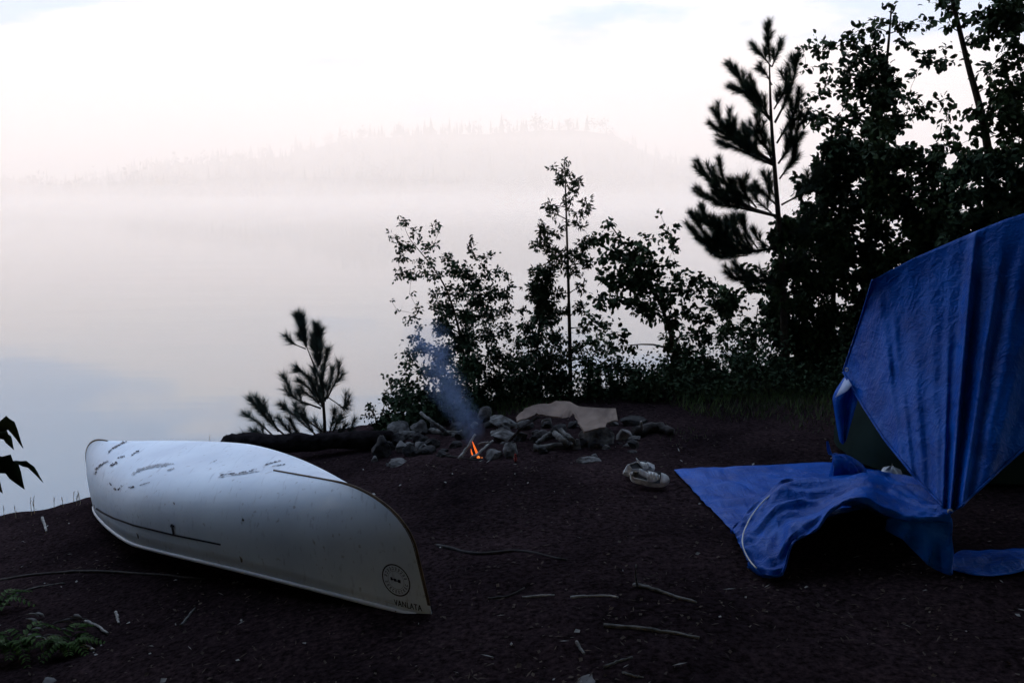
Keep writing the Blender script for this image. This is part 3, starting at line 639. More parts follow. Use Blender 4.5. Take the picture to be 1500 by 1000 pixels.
# ------------------------------------------------------------------ blue tarp over tent
def w3(l): return W(*l)
ridge = [(0,(1278,410,5.2)),(.12,(1300,398,5.17)),(.25,(1340,377,5.12)),(.5,(1428,339,5.0)),(.65,(1470,322,4.95)),(.8,(1510,309,4.9)),(1,(1680,268,4.75))]
hem = [(0,(1235,545,5.3)),(.12,(1262,592,5.02)),(.25,(1295,643,4.72)),(.36,(1340,699,4.42)),(.44,(1376,736,4.22)),(.5,(1391,751,4.15)),(.56,(1406,741,4.15)),(.66,(1445,705,4.2)),(.8,(1500,657,4.3)),(1,(1640,600,4.4))]
def sm(keys, n):  # smooth resample in pixel+depth space
    out = []
    for i in range(n):
        s = i/(n-1); out.append(interp(keys, s))
    for _ in range(2):
        out = [out[0]]+[(out[i-1]+out[i]*2+out[i+1])/4 for i in range(1, n-1)]+[out[-1]]
    return out
NS, NV = 150, 70
rk = sm(ridge, NS); hk = sm(hem, NS); rows = []
fn = Vector((-.35, -.9, .25)).normalized()
def fold(s, v):
    gs = lambda c, w_: math.exp(-((s-(c+(.5-c)*.6*v))/(w_*(1-.35*v)))**2)
    f = .075*gs(.5, .022)*(1-.35*v)+.055*gs(.665, .03)*v**.5+.03*gs(.33, .03)*v**.7+.025*gs(.22, .03)*v+.035*gs(.82, .05)-.02*gs(.56, .03)-.03*gs(.44, .03)*v+.025*gs(.12, .02)*v
    f += .030*gs(.40, .014)*v**1.3+.03*gs(.93, .05)+.03*gs(.04, .03)*v
    f += .014*(noise.noise((s*14, v*1.6, 2)))*min(1, v*3)+.006*noise.noise((s*22+v*9, v*9, 5))
    u_ = s+(.5-s)*v**2*.2; f += .008*noise.noise((s*18-v*9, v*7+s*6, 11))+.03*abs(noise.noise((u_*9, v*.8, 21)))*v
    return f
for j in range(NV):
    v = j/(NV-1); r = []
    for i in range(NS):
        s = i/(NS-1); a = W(*rk[i]); b = W(*hk[i]); p = a.lerp(b, v)
        p = p+fn*(fold(s, v)*math.sin(math.pi*min(1, v*.5+.0))**.5 if v > 0 else 0)-fn*.10*math.sin(math.pi*v)*(.4+s*.3)
        r.append(p)
    rows.append(r)
tb = W(1391, 751, 4.15); trp = thing('tent_tarp', Vector((2.5, 5.3, Hh(2.5, 5.3))), 'big creased blue tarp draped over the tent and tied down at its middle', 'tarp')
t1 = MB(); t1.grid(rows)
hm = MB(); hm.tube([rows[j][0]+fn*.004 for j in range(NV)][::2]+[rows[-1][i]+fn*.004 for i in range(0, NS)], .0055, 6); hm.build('hem', M['tarp'], trp)
# far side of the tarp, beyond the ridge
back = []
for j in range(1, 22):
    v = j/21; r = []
    for i in range(NS):
        a = W(*rk[i]); b = Vector((a.x+.25+.75*(1-i/(NS-1)), a.y+2.0, .72+.25*i/NS)); r.append(a.lerp(b, v)+Vector((0, 0, -.08*math.sin(math.pi*v)+.03*noise.noise((i*.15, v*3, 9))*v)))
    back.append(r)
t1.grid([rows[0]]+back)
t1.build('tarp_sheet', M['tarp'], trp, doubles=.0005, solid=.0015)
# turned-under front flap
fl = MB(); A = [(1239,549,5.30),(1221,578,5.27),(1222,600,5.24),(1230,648,5.22)]; B = [(1247,562,5.22),(1243,575,5.22),(1238,600,5.23),(1236,650,5.2)]; D_ = [(1252,566,5.16),(1256,585,5.17),(1250,608,5.18),(1238,650,5.2)]
a_ = catmull([W(*p) for p in A], 16); b_ = catmull([W(*p) for p in B], 16); d_ = catmull([W(*p) for p in D_], 16)
fl.grid([[a_[i], a_[i].lerp(b_[i], .5)+Vector((0, -.03, 0)), b_[i], b_[i].lerp(d_[i], .5)+Vector((0, .05, 0)), d_[i]] for i in range(16)])
fl.build('corner_flap', M['tarp'], trp, solid=.0015, sub=1)
f2 = MB(); f2.grid([[W(1240,551,5.27), W(1248,564,5.12)], [W(1229,572,5.22), W(1242,572,5.12)], [W(1224,582,5.2), W(1237,575,5.15)]]); f2.build('flap_underside', M['tarp_inside'], trp, solid=.002)
for px, py, Y in ((1391, 748, 4.12), (1240, 541, 5.24)):
    e = MB(); p = W(px, py, Y); n_ = 12
    for k in range(n_): e.v.append(p+Vector((.012*math.cos(k*6.283/n_), -.004, .012*math.sin(k*6.283/n_)))); 
    for k in range(n_): e.v.append(p+Vector((.006*math.cos(k*6.283/n_), -.006, .006*math.sin(k*6.283/n_))))
    for k in range(n_): e.f.append((k, (k+1) % n_, n_+(k+1) % n_, n_+k))
    e.build('grommet', M['cord'], trp, solid=.002)
rp = MB(); g0 = G(1385, 838); rp.tube(catmull([W(1391, 752, 4.13), W(1389, 795, 4.11), g0], 8), .003, 6); rp.build('guy_line', M['tarp'], trp)
rp = MB(); rp.tube([W(1680, 268, 4.75), W(1750, 250, 4.7), Vector((4.6, 4.2, 2.3))], .004, 6); rp.build('ridge_line', M['cord'], trp)

# tent under it
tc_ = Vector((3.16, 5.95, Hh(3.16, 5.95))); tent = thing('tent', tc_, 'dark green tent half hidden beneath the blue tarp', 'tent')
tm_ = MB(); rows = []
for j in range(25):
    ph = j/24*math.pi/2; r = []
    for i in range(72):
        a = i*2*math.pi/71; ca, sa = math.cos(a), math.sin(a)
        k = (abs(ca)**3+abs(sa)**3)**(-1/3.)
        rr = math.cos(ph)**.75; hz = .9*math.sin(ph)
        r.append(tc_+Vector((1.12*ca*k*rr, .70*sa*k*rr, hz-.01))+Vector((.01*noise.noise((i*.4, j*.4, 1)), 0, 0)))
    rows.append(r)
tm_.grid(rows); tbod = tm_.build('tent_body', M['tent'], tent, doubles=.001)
for s in (1, -1):
    pm = MB(); pp = []
    for i in range(25):
        ph = i/24*math.pi; c = math.cos(ph); rr = abs(c)**.75*(1 if c > 0 else -1); pp.append(tc_+Vector((.93*rr*1.0, s*.60*rr, 1.0*math.sin(ph)*.912)))
    pm.tube(pp, .006, 6); pm.build('tent_pole', M['shoe_dark'], tent)
# pale folded cloth by the tent door
R.seed(5)
cb = MB(); c0 = W(1306, 692, 4.98); rws = []
for j in range(12):
    r = []
    for i in range(20):
        a = i*2*math.pi/19; v = j/11; rr = math.sin(math.pi*min(.98, v*.75+.23))**.35 if j < 11 else .02
        r.append(c0+Vector((.065*math.copysign(abs(math.cos(a))**.6, math.cos(a))*rr, .05*math.copysign(abs(math.sin(a))**.6, math.sin(a))*rr, -.05+.085*v+.01*noise.noise((i*.6, j*.5, 2)))))
    rws.append(r)
cb.grid(rws); gz = Hh(c0.x, c0.y)
cb.v = [Vector((v.x, v.y, gz+(v.z-(c0.z-.05))*((c0.z+.035-gz)/.085))) for v in cb.v]
tag(cb.build('bag', M['gunwale'], loc=(c0.x, c0.y, gz), doubles=.001), 'small pale bag at the foot of the tent behind the blue sheet', 'bag')

# crumpled sheet arching in front of the tent
crest = [(1074,782,4.50),(1092,759,4.58),(1119,731,4.68),(1146,710,4.75),(1188,704,4.8),(1236,702,4.85),(1278,693,4.88),(1313,699,4.8),(1354,713,4.5),(1386,742,4.22)]
midl = [(1084,803,4.32),(1106,795,4.32),(1130,768,4.42),(1152,748,4.48),(1190,740,4.5),(1232,722,4.52),(1272,710,4.55),(1310,722,4.5),(1352,735,4.32),(1389,748,4.17)]
rim = [(1098,826,4.17),(1120,842,4.08),(1146,838,4.05),(1162,795,4.15),(1195,776,4.2),(1222,748,4.22),(1255,732,4.25),(1300,752,4.22),(1345,762,4.16),(1392,762,4.12)]
bk = []
for c in crest:
    p = W(*c); bk.append(Vector((p.x+.02, p.y+.14, Hh(p.x, p.y+.14)+.01)))
cs = catmull([W(*c) for c in crest], 90); ms = catmull([W(*c) for c in midl], 90); rs_ = catmull([W(*c) for c in rim], 90); bs = catmull(bk, 90)
dr = MB(); rows = []
tk = []
for i in range(90):
    col = catmull([bs[i], cs[i], ms[i], rs_[i], rs_[i]+Vector((0, .04, -.03))], 52); tk.append(col)
for j in range(52):
    r = []
    for i in range(90):
        p = tk[i][j].copy(); rg = lambda a, b, c: 1-2*abs(noise.noise((a, b, c))); n_ = .040*rg(j*.11+i*.012, i*.035, 3)+.022*rg(j*.28-i*.02, i*.06, 7)+.010*rg(j*.5+i*.05, i*.13, 11)-.03
        p += Vector((-.2, -.5, .8))*n_
        zz = Hh(p.x, p.y)+.006
        if p.z < zz: p.z = zz
        r.append(p)
    rows.append(r)
dr.grid(rows)
drp = thing('blue_sheet', Vector((1.7, 4.4, Hh(1.7, 4.4))), 'loose blue plastic sheet bunched up in an arch in front of the tent', 'tarp')
dr.build('sheet', M['tarp'], drp, solid=.0015)
hg = MB(); tpp = catmull([W(1300,754,4.24), W(1345,763,4.18), W(1394,758,4.13)], 24); rows = []
for j in range(14):
    v = j/13; r = []
    for i, p in enumerate(tpp):
        gp = Vector((p.x, p.y-.02-.03*v, Hh(p.x, p.y)+.005)); k = i/23; vv = v*(.35+.65*ss(.1, .8, k))
        r.append(p.lerp(gp, vv)+Vector((0, .035*math.sin(k*17+v*2)*v+.02*noise.noise((k*7, v*4, 2)), 0)))
    rows.append(r)
hg.grid(rows); hg.build('hanging_panel', M['tarp'], drp, solid=.0015)
cd = MB(); cp = []
for px, py in ((1140, 716), (1119, 733), (1103, 752), (1094, 768), (1088, 785), (1089, 802), (1098, 820), (1108, 832)):
    Y = 4.72-(py-716)/116*.6
    cp.append(W(px, py, Y-.03))
cd.tube(catmull(cp, 40), .0032, 6); cd.build('cord', M['cord'], drp)
cd = MB(); cd.tube(catmull([W(1150,713,4.68), W(1163,709,4.7), W(1174,708,4.7), W(1182,704,4.72)], 12), .005, 6); cd.build('cord', M['cord'], drp)

def flat_sheet(name, top, bot, label, nx=70, ny=36, amp=.02, cat='tarp'):
    a = catmull([G(*p) for p in top], nx); b = catmull([G(*p) for p in bot], nx); m = MB(); rows = []
    for j in range(ny):
        v = j/(ny-1); r = []
        for i in range(nx):
            p = a[i].lerp(b[i], v); e = math.sin(math.pi*v)*.8+.2
            wv = abs(noise.noise((p.x*6+p.y*3, p.y*7-p.x*2, 1)))*amp*1.6+noise.noise((p.x*16, p.y*16, 4))*amp*.35
            p.x += .012*noise.noise((p.x*7, p.y*7, 8)); p.y += .02*noise.noise((p.x*6, p.y*6, 9))
            p.z = Hh(p.x, p.y)+.012+max(0, wv)*e; r.append(p)
        rows.append(r)
    m.grid(rows); c = a[nx//2].lerp(b[nx//2], .5); c.z = Hh(c.x, c.y)
    return tag(m.build(name, M['tarp'], loc=c, solid=.0015), label, cat)
flat_sheet('ground_sheet', [(986,692),(1050,688),(1140,684),(1212,680),(1290,690)], [(1080,788),(1092,780),(1140,775),(1220,760),(1290,745)], 'flat blue groundsheet spread on the dirt left of the tent', amp=.022)
flat_sheet('ground_sheet', [(1388,832),(1402,813),(1440,811),(1500,808),(1620,806)], [(1388,838),(1408,842),(1440,848),(1500,842),(1620,838)], 'narrow blue groundsheet edge showing at the lower right under the tarp', 50, 14, .012)
# upright twist of the sheet
pk = MB(); rows = []
ctrl = [(1212,646,4.95,.004),(1216,664,4.95,.008),(1228,666,4.93,.03),(1240,680,4.9,.06),(1245,705,4.9,.085),(1248,728,4.9,.10)]
P = [W(c[0], c[1], c[2]) for c in ctrl]; PP = catmull(P, 26)
for i, p in enumerate(PP):
    f = i/25*5; k = min(int(f), 4); rr = ctrl[k][3]+(ctrl[k+1][3]-ctrl[k][3])*(f-k); r = []
    for a in range(33):
        t = a/32*2*math.pi; q = rr*(1+.38*math.sin(5*t+i*.12)+.15*math.sin(9*t)); r.append(p+Vector((q*math.cos(t), q*.7*math.sin(t), 0)))
    rows.append(r)
pk.grid(rows); gp = Hh(PP[-1].x, PP[-1].y)
for v in pk.v: v.z = max(v.z, gp+.01)
tag(pk.build('twisted_sheet', M['tarp'], loc=Vector((PP[-1].x, PP[-1].y, gp)), doubles=.0005), 'twisted peak of blue plastic standing up where groundsheet and tent meet', 'tarp')

# ------------------------------------------------------------------ fire place
def rock(px, py, wpx, hpx, label, m='stone', seed=0, group='stones around the campfire', dep=1.0, rot=0, lift=0, name='stone', top=False):
    """px,py = centre of the stone in the picture; stands on the ground below it"""
    q = random.Random(seed*31+7); b = G(px, py+hpx*.42) ; Y = b.y+.02
    mm = Y/FX; rx = wpx*mm*.5; rz = hpx*mm*.56; c = W(px, py, Y+rx*.5*dep)
    bm = bmesh.new(); bmesh.ops.create_icosphere(bm, subdivisions=4, radius=1); o3 = Vector((q.uniform(0, 99), q.uniform(0, 99), q.uniform(0, 99)))
    planes = [(Vector((q.gauss(0, 1), q.gauss(0, 1), q.gauss(0, .8))).normalized(), q.uniform(.5, .85)) for _ in range(13)]
    mb = MB(); bm.verts.ensure_lookup_table()
    for v in bm.verts:
        p = v.co.copy()
        for n_, d in planes:
            k = p.dot(n_)-d
            if k > 0: p -= n_*k*.95
        p *= 1.08+.15*noise.noise(p*1.6+o3)+.07*noise.noise(p*4+o3)+.03*noise.noise(p*11+o3)
        p = Vector((p.x*rx*1.12, p.y*rx*dep, p.z*rz*1.1)); cr_, sr = math.cos(rot), math.sin(rot)
        p = Vector((p.x*cr_-p.z*sr, p.y, p.x*sr+p.z*cr_)); mb.v.append(c+p)
    mb.f = [tuple(v.index for v in f.verts) for f in bm.faces]; bm.free()
    return tag(mb.build(name, M[m], loc=Vector((c.x, c.y, c.z-rz))), label, 'stone', group)
RK = [(584,633,42,25,'broad grey stone on the far left rim of the fire ring',.1),(616,629,26,22,'rounded stone right of the broad left rim stone',0),(561,657,30,32,'upright dark stone at the left end of the fire ring',0),(588,656,26,17,'pale rounded stone in front of the broad left rim stone',0),
 (616,654,19,12,'small flat stone right of the pale rounded one',0),(549,673,11,9,'small pale cobble below the upright dark stone',0),(584,678,34,9,'low flat stone in front of the left end of the fire ring',0),(605,613,26,14,'dark stone behind the rounded rim stone under the bushes',0),
 (711,610,25,22,'squarish stone behind the smoke at the back of the fire ring',0),(740,621,48,19,'long tilted slab leaning up toward the cardboard, uppermost of two',-.45),(741,640,50,17,'long tilted slab leaning just below the upper slab',-.4),(723,667,28,15,'rounded stone just right of the burning sticks',0),
 (749,661,22,24,'upright stone between the tilted slabs and the red stick',.3),(771,621,22,17,'stone tucked under the left corner of the cardboard',0),(802,619,16,15,'small stone under the middle of the cardboard',0),(877,641,52,26,'biggest grey stone, under the right half of the cardboard',0),
 (912,638,24,17,'pale rounded stone at the right end of the fire ring',0),(843,652,20,15,'stone at the right end of the crossed grey logs',0),(792,640,24,18,'dark stone behind the crossed grey logs',0),(862,675,32,9,'low flat stone on open dirt between the fire and the white shoes',0),
 (871,667,9,6,'small pale pebble on top of the low flat stone near the shoes',0),(690,612,22,16,'dark stone just left of the squarish back stone',0),(930,618,36,14,'dark stone right of the cardboard end',0),(668,652,20,10,'sooty stone left of the burning sticks',0),(650,660,16,8,'sooty cobble in the hearth under the smoke',0),
 (820,628,24,16,'stone in the dark gap under the cardboard',0)]
for i, (px, py, a, b, lb, rt) in enumerate(RK):
    rock(px, py, a, b, lb, 'stone_pale' if 'pale' in lb else 'stone_dark' if 'dark' in lb or 'sooty' in lb else 'stone', i+1, rot=rt)
qr = random.Random(44)
for i in range(80):
    px = qr.uniform(556, 930); py = qr.uniform(622, 668)-(0 if px < 760 else 4); w_ = qr.uniform(8, 24)
    if 655 < px < 735 and py > 640: continue
    rock(px, py, w_, w_*qr.uniform(.5, .85), 'small dark rubble stone filling the gaps of the campfire heap', qr.choice(['stone', 'stone_dark', 'stone_dark']), 100+i, 'small rubble stones of the fire ring', rot=qr.uniform(-.4, .4))
rock(872, 1000, 46, 14, 'pale half-buried stone cut by the bottom edge of the picture', 'stone_pale', 60, None)
rock(70, 1000, 22, 12, 'pale stone at the bottom edge near the corner ferns', 'stone_pale', 61, None)
rock(568, 681, 7, 5, 'tiny bluish white pebble in front of the left fire stones', 'stone_pale', 62, None)

def stick(name, pts, r, label, m='wood_grey', cat='stick', group=None, lift=None, forks=(), rough=.15):
    """pts: (px,py) on the ground or (px,py,Y) in the air"""
    P = [W(*p) if len(p) == 3 else G(*p)+Vector((0, 0, r*.8)) for p in pts]; n = max(8, 4*len(P)); Q = catmull(P, n)
    mb = MB(); mb.tube([q+rv(r*rough) for q in Q], [r*(1-.35*i/(n-1))*R.uniform(.9, 1.1) for i in range(n)], 8)
    for f in forks:
        F = [W(*p) if len(p) == 3 else G(*p)+Vector((0, 0, r*.5)) for p in f]; k = 8; F = catmull(F, k); mb.tube(F, [r*.6*(1-.5*i/(k-1)) for i in range(k)], 6)
    return tag(mb.build(name, M[m], loc=Vector((Q[n//2].x, Q[n//2].y, min(q.z for q in Q)-r))), label, cat, group)
R.seed(77)
fy = G(695, 672).y
# dark log along the bank
stick('log', [(335,652,7.4),(350,650,7.35),(430,649,7.3),(520,644,7.2),(575,641,7.1)], .085, 'long dark fallen log lying along the bank edge behind the canoe', 'log_dark', 'log', rough=.05)
stick('burning_stick', [(673,673),(684,656,fy+.05),(696,636,fy+.12)], .012, 'pale stick propped upright over the flame, left of the pair', 'wood_pale', 'stick')
stick('burning_stick', [(690,673),(705,660,fy+.08),(722,645,fy+.22)], .011, 'pale stick slanting right out of the flame', 'wood_pale', 'stick')
stick('burning_stick', [(700,651,fy+.15),(710,648,fy+.16),(719,648,fy+.18)], .008, 'short pale stick bridging behind the flame', 'wood_pale', 'stick')
stick('log', [(630,634),(650,637),(674,636)], .022, 'short grey log lying flat under the smoke', 'wood_grey', 'log')
stick('pole', [(652,634),(636,620,6.9),(617,605,7.05)], .018, 'thin greenish grey pole leaning on the stones left of the smoke', 'wood_grey', 'pole')
stick('log', [(782,661),(812,658),(842,655)], .025, 'grey weathered log lying level in front of the fire stones', 'wood_grey', 'log')
stick('log', [(812,634,6.45),(825,645,6.3),(834,655)], .022, 'grey weathered log sloping down onto the level one', 'wood_grey', 'log')
stick('log', [(822,630,6.5),(836,642,6.35),(846,654)], .016, 'thinner grey log right of the sloping one', 'wood_grey', 'log')
stick('log', [(786,660),(790,645,6.4),(806,634,6.5)], .018, 'grey branch closing the left side of the crossed logs', 'wood_grey', 'log')
stick('tinder_stick', [(745,650),(762,628,6.5),(790,610,6.7)], .012, 'dark thin branch rising to the cardboard from the tilted slabs', 'wood_dark', 'stick')
stick('red_stick', [(755,676),(755,665,6.0)], .009, 'short red upright peg right of the fire', 'red', 'peg')
stick('stake', [(941,636),(939,618,6.6)], .012, 'short tan stake right of the fire ring', 'wood_pale', 'stake')
stick('log', [(930,640),(960,632),(985,640)], .04, 'dark reddish chunk of wood right of the short stake', 'wood_dark', 'log')
stick('stick', [(640,668),(665,670),(690,674),(705,675)], .008, 'thin charred twig lying in front of the burning sticks', 'char')
# flame
fl = thing('flame', G(697, 672), 'small orange flame licking up between the pale sticks', 'flame')
for pts, rr in (([(700,671),(698,662),(694,652),(692,646)], [.004,.008,.005,.0012]), ([(694,670),(691,663),(690,657)], [.003,.005,.0012])):
    f_ = MB(); P = catmull([W(p[0], p[1], fy+.06) for p in pts], 12); n_ = len(rr)-1
    R_ = [rr[min(int(i/11*n_), n_-1)]+(rr[min(int(i/11*n_), n_-1)+1]-rr[min(int(i/11*n_), n_-1)])*(i/11*n_-min(int(i/11*n_), n_-1)) for i in range(12)]
    f_.tube(P, R_, 8); f_.build('flame_tongue', M['flame'], fl)
for px, py, r in ((701, 670, .012), (706, 671, .007), (691, 672, .006)):
    f_ = MB(); bm = bmesh.new(); bmesh.ops.create_icosphere(bm, subdivisions=2, radius=r); c = W(px, py, fy+.02)
    f_.v = [c+v.co*(1+.3*noise.noise(v.co*90)) for v in bm.verts]; f_.f = [tuple(v.index for v in q.verts) for q in bm.faces]; bm.free(); f_.build('ember', M['ember'], fl)

# tan cardboard
cpx = [(755,613),(768,600),(786,594),(808,593),(815,589),(835,590),(848,597),(875,599),(902,600),(904,617),(888,621),(886,627),(855,634),(850,625),(852,612),(840,607),(823,605),(821,613),(800,610),(786,607),(770,615),(757,619)]
cbm = bmesh.new(); vs = [cbm.verts.new((p[0], p[1], 0)) for p in cpx]; cbm.faces.new(vs)
bmesh.ops.triangulate(cbm, faces=cbm.faces[:]); bmesh.ops.subdivide_edges(cbm, edges=cbm.edges[:], cuts=3, use_grid_fill=True)
cm = MB()
for v in cbm.verts:
    x, y = v.co.x, v.co.y; Y = 6.75-(y-590)/45*.42+.05*math.sin((x-755)*.05)+.02*noise.noise((x*.06, y*.08, 1)); cm.v.append(W(x+1.5*noise.noise((x*.15, y*.15, 3)), y+1.5*noise.noise((x*.15, y*.15, 4)), Y))
cbm.verts.index_update(); cm.f = [tuple(v.index for v in f.verts) for f in cbm.faces]; cbm.free()
tag(cm.build('cardboard_sheet', M['card'], loc=W(830, 634, 6.6), smooth=False, solid=.012), 'torn sheet of tan cardboard laid over the fire stones', 'cardboard')

# smoke
def smoke_mat(dens, col, name):
    m = bpy.data.materials.new(name); m.use_nodes = True; nt = m.node_tree; nt.nodes.remove(nt.nodes['Principled BSDF'])
    pv = nt.nodes.new('ShaderNodeVolumePrincipled'); pv.inputs['Color'].default_value = (*col, 1); pv.inputs['Anisotropy'].default_value = .1
    tc = nt.nodes.new('ShaderNodeTexCoord'); gr = nt.nodes.new('ShaderNodeTexGradient'); gr.gradient_type = 'SPHERICAL'
    nz = nt.nodes.new('ShaderNodeTexNoise'); nz.inputs['Scale'].default_value = 2.2; nz.inputs['Detail'].default_value = 3
    mr = nt.nodes.new('ShaderNodeMapRange'); mr.inputs['From Min'].default_value = .30; mr.inputs['From Max'].default_value = .70
    mu = nt.nodes.new('ShaderNodeMath'); mu.operation = 'MULTIPLY'; mu2 = nt.nodes.new('ShaderNodeMath'); mu2.operation = 'MULTIPLY'; mu2.inputs[1].default_value = dens
    nt.links.new(tc.outputs['Object'], gr.inputs['Vector']); nt.links.new(tc.outputs['Object'], nz.inputs['Vector'])
    nt.links.new(nz.outputs['Fac'], mr.inputs['Value']); nt.links.new(gr.outputs['Fac'], mu.inputs[0]); nt.links.new(mr.outputs['Result'], mu.inputs[1])
    nt.links.new(mu.outputs[0], mu2.inputs[0]); nt.links.new(mu2.outputs[0], pv.inputs['Density']); nt.links.new(pv.outputs[0], nt.nodes['Material Output'].inputs['Volume'])
    return m
sm_m = smoke_mat(4.2, (.34, .46, .74), 'smoke')
sb = G(695, 665); smk = thing('campfire_smoke', sb, 'thin blue smoke drifting up and left from the campfire', 'smoke')
for px, py, rw, rh, Y in ((693,632,16,20,6.2),(684,612,26,22,6.3),(668,590,28,24,6.45),(652,562,36,28,6.6),(640,530,30,26,6.75),(626,500,36,30,6.9)):
    bm = bmesh.new(); bmesh.ops.create_icosphere(bm, subdivisions=3, radius=1); me = bpy.data.meshes.new('smoke_puff'); bm.to_mesh(me); bm.free(); me.materials.append(sm_m)
    o = bpy.data.objects.new('smoke_puff', me); C.objects.link(o); o.parent = smk; c = W(px, py, Y); o.location = c-Vector(sb); mm = Y/FX
    o.scale = (rw*mm*1.25, rw*mm*1.1, rh*mm*1.25); o.rotation_euler = (R.random(), R.random(), R.random())

# ------------------------------------------------------------------ shoes
def shoe(px, py, ang, label, tilt=0):
    b = G(px, py); T = thing('shoe', b, label, 'shoe', 'pair of white shoes'); L = .225; b = b+Vector((0, 0, .045*math.sin(tilt)))
    ux = Vector((math.cos(ang), math.sin(ang), 0)); uy = Vector((-math.sin(ang), math.cos(ang), 0)); uz = Vector((0, 0, 1))
    if tilt: uy2 = uy*math.cos(tilt)+uz*math.sin(tilt); uz = uz*math.cos(tilt)-uy*math.sin(tilt); uy = uy2
    def P(x, y, z): return b+ux*x+uy*y+uz*(z+.004)
    def half(x):
        f = (x+L/2)/L; return .032+.014*math.sin(math.pi*min(1, max(0, (f-.3)/.75)))-.002*math.cos(f*9) if 0 < f < 1 else .02
    def sq(f): return math.sqrt(max(0, 1-abs(2*f-1)**5))
    so = MB(); up = MB(); rows = []; n = 26
    for i in range(n+1):
        f = i/n; x = (f-.5)*L; w_ = half(x)*max(.05, sq(f)); r = []
        for a in range(17):
            t = a/16*2*math.pi; r.append(P(x, w_*math.copysign(abs(math.cos(t))**.5, math.cos(t)), .013+.013*math.copysign(abs(math.sin(t))**.5, math.sin(t))+.012*max(0, f-.8)*3))
        rows.append(r)
    so.grid(rows); so.build('sole', M['white_shoe'], T, doubles=.0004)
    rows = []
    for i in range(n+1):
        f = i/n; x = (f-.5)*L*.97; w_ = half(x)*max(.05, sq(f))*.93
        hgt = .062 if f < .4 else .062-(f-.4)/.6*.028
        hgt += .014*math.exp(-((f-.03)/.06)**2); opn = 0 < i and .06 < f < .47; r = []
        for a in range(21):
            t = a/20*math.pi
            if opn:   # two walls around the opening
                k = a/20; side = 1 if k < .5 else -1; kk = k*2 if k < .5 else (1-k)*2
                r.append(P(x, side*w_*(1-.22*kk*kk), .024+(hgt-.024)*kk if k != .5 else .024+(hgt-.024)*.97))
            else: r.append(P(x, w_*math.copysign(abs(math.cos(t))**.7, math.cos(t)), .024+(hgt-.024)*math.sin(t)**.75))
        rows.append(r)
    # split into open walls: drop faces crossing the opening
    b0 = len(up.v)
    for r in rows: up.v += r
    for i in range(n):
        for a in range(20):
            fm = (i+.5)/n
            if .08 < fm < .46 and a in (9, 10): continue
            up.f.append((b0+i*21+a, b0+i*21+a+1, b0+(i+1)*21+a+1, b0+(i+1)*21+a))
    up.build('upper', M['white_shoe'], T, solid=.003)
    ins = MB(); ins.grid([[P((f-.5)*L*.95, half((f-.5)*L)*.86*s, .046) for s in (-1, 0, 1)] for f in [k/10 for k in range(1, 9)]]); ins.build('inner_shade', M['shoe_dark'], T)  # raised dark sheet stands in for the shade inside the opening
    tg_ = MB(); tg_.grid([[P(.012-.05*k/8-.01, .017*s, .052+.055*k/8) for s in (-1, -.5, 0, .5, 1)] for k in range(9)]); tg_.build('tongue', M['white_shoe'], T, solid=.005)
    for k in range(4):
        lc_ = MB(); x = .0+.018*k; z = .062-.005*k; lc_.tube([P(x, -.022, z-.006), P(x+.004, 0, z+.006), P(x, .022, z-.006)], .0028, 6); lc_.build('lace', M['cord'], T)
shoe(952, 712, rad(-16), 'nearer white shoe, lying with its toe to the right by the groundsheet', rad(48))
shoe(934, 697, rad(34), 'farther white shoe, turned away beside the nearer one', rad(30))
# ------------------------------------------------------------------ loose sticks on the dirt
R.seed(99)
stick('branch', [(765,876),(790,874),(812,872)], .006, 'pale straight stick on the dirt, left of the two in line', 'wood_pale')
stick('branch', [(836,876),(860,874),(890,874),(905,876)], .006, 'pale crooked stick on the dirt, right of the two in line', 'wood_pale')
stick('branch', [(928,858),(950,862),(985,874),(1020,884)], .009, 'forked grey branch with one prong standing up near the middle of the clearing', 'wood_grey', forks=([(934,860),(931,842,3.62),(932,826,3.6)],))
stick('branch', [(885,918),(940,922),(985,928),(1024,936)], .008, 'long thin grey stick lying below the forked branch', 'wood_grey')
stick('branch', [(715,878),(745,874),(768,862)], .006, 'dark thin twig left of the pale straight stick', 'wood_dark')
stick('branch', [(885,978),(905,970),(926,964)], .006, 'short slanting twig near the bottom of the picture', 'wood_grey')
stick('branch', [(844,942),(850,950),(856,960)], .007, 'stubby grey twig below the long thin stick, left', 'wood_grey')
stick('branch', [(912,986),(930,991),(942,993)], .005, 'tiny twig at the bottom edge right of the slanting twig', 'wood_grey')
stick('branch', [(62,758,7.0),(66,772),(68,780)], .010, 'pale forked twig stuck in the bank at the far left', 'wood_pale', forks=([(66,774),(76,766,7.0),(84,759,7.05)],))
stick('branch', [(170,898),(172,906),(174,914)], .008, 'short pale stick left of centre below the canoe', 'wood_pale')
stick('branch', [(265,918),(275,905),(286,892)], .007, 'slanting grey stick below the middle of the canoe', 'wood_grey')
stick('branch', [(125,912),(140,917),(158,929)], .009, 'broken pale piece of bark between the ferns and the canoe', 'wood_pale')
stick('branch', [(120,946),(130,950),(138,954)], .010, 'pale chip of wood at the right of the ferns', 'wood_pale')
stick('branch', [(10,880),(28,869),(60,860),(95,855)], .007, 'thin curved twig above the left ferns', 'wood_grey')
stick('root', [(0,850),(60,842),(130,838),(215,842),(300,850)], .009, 'dark tree root creeping over the dirt in front of the canoe', 'wood_dark', 'root')
stick('root', [(640,800),(700,812),(760,808),(830,822)], .008, 'dark root half sunk in the dirt right of the canoe tip', 'wood_dark', 'root')
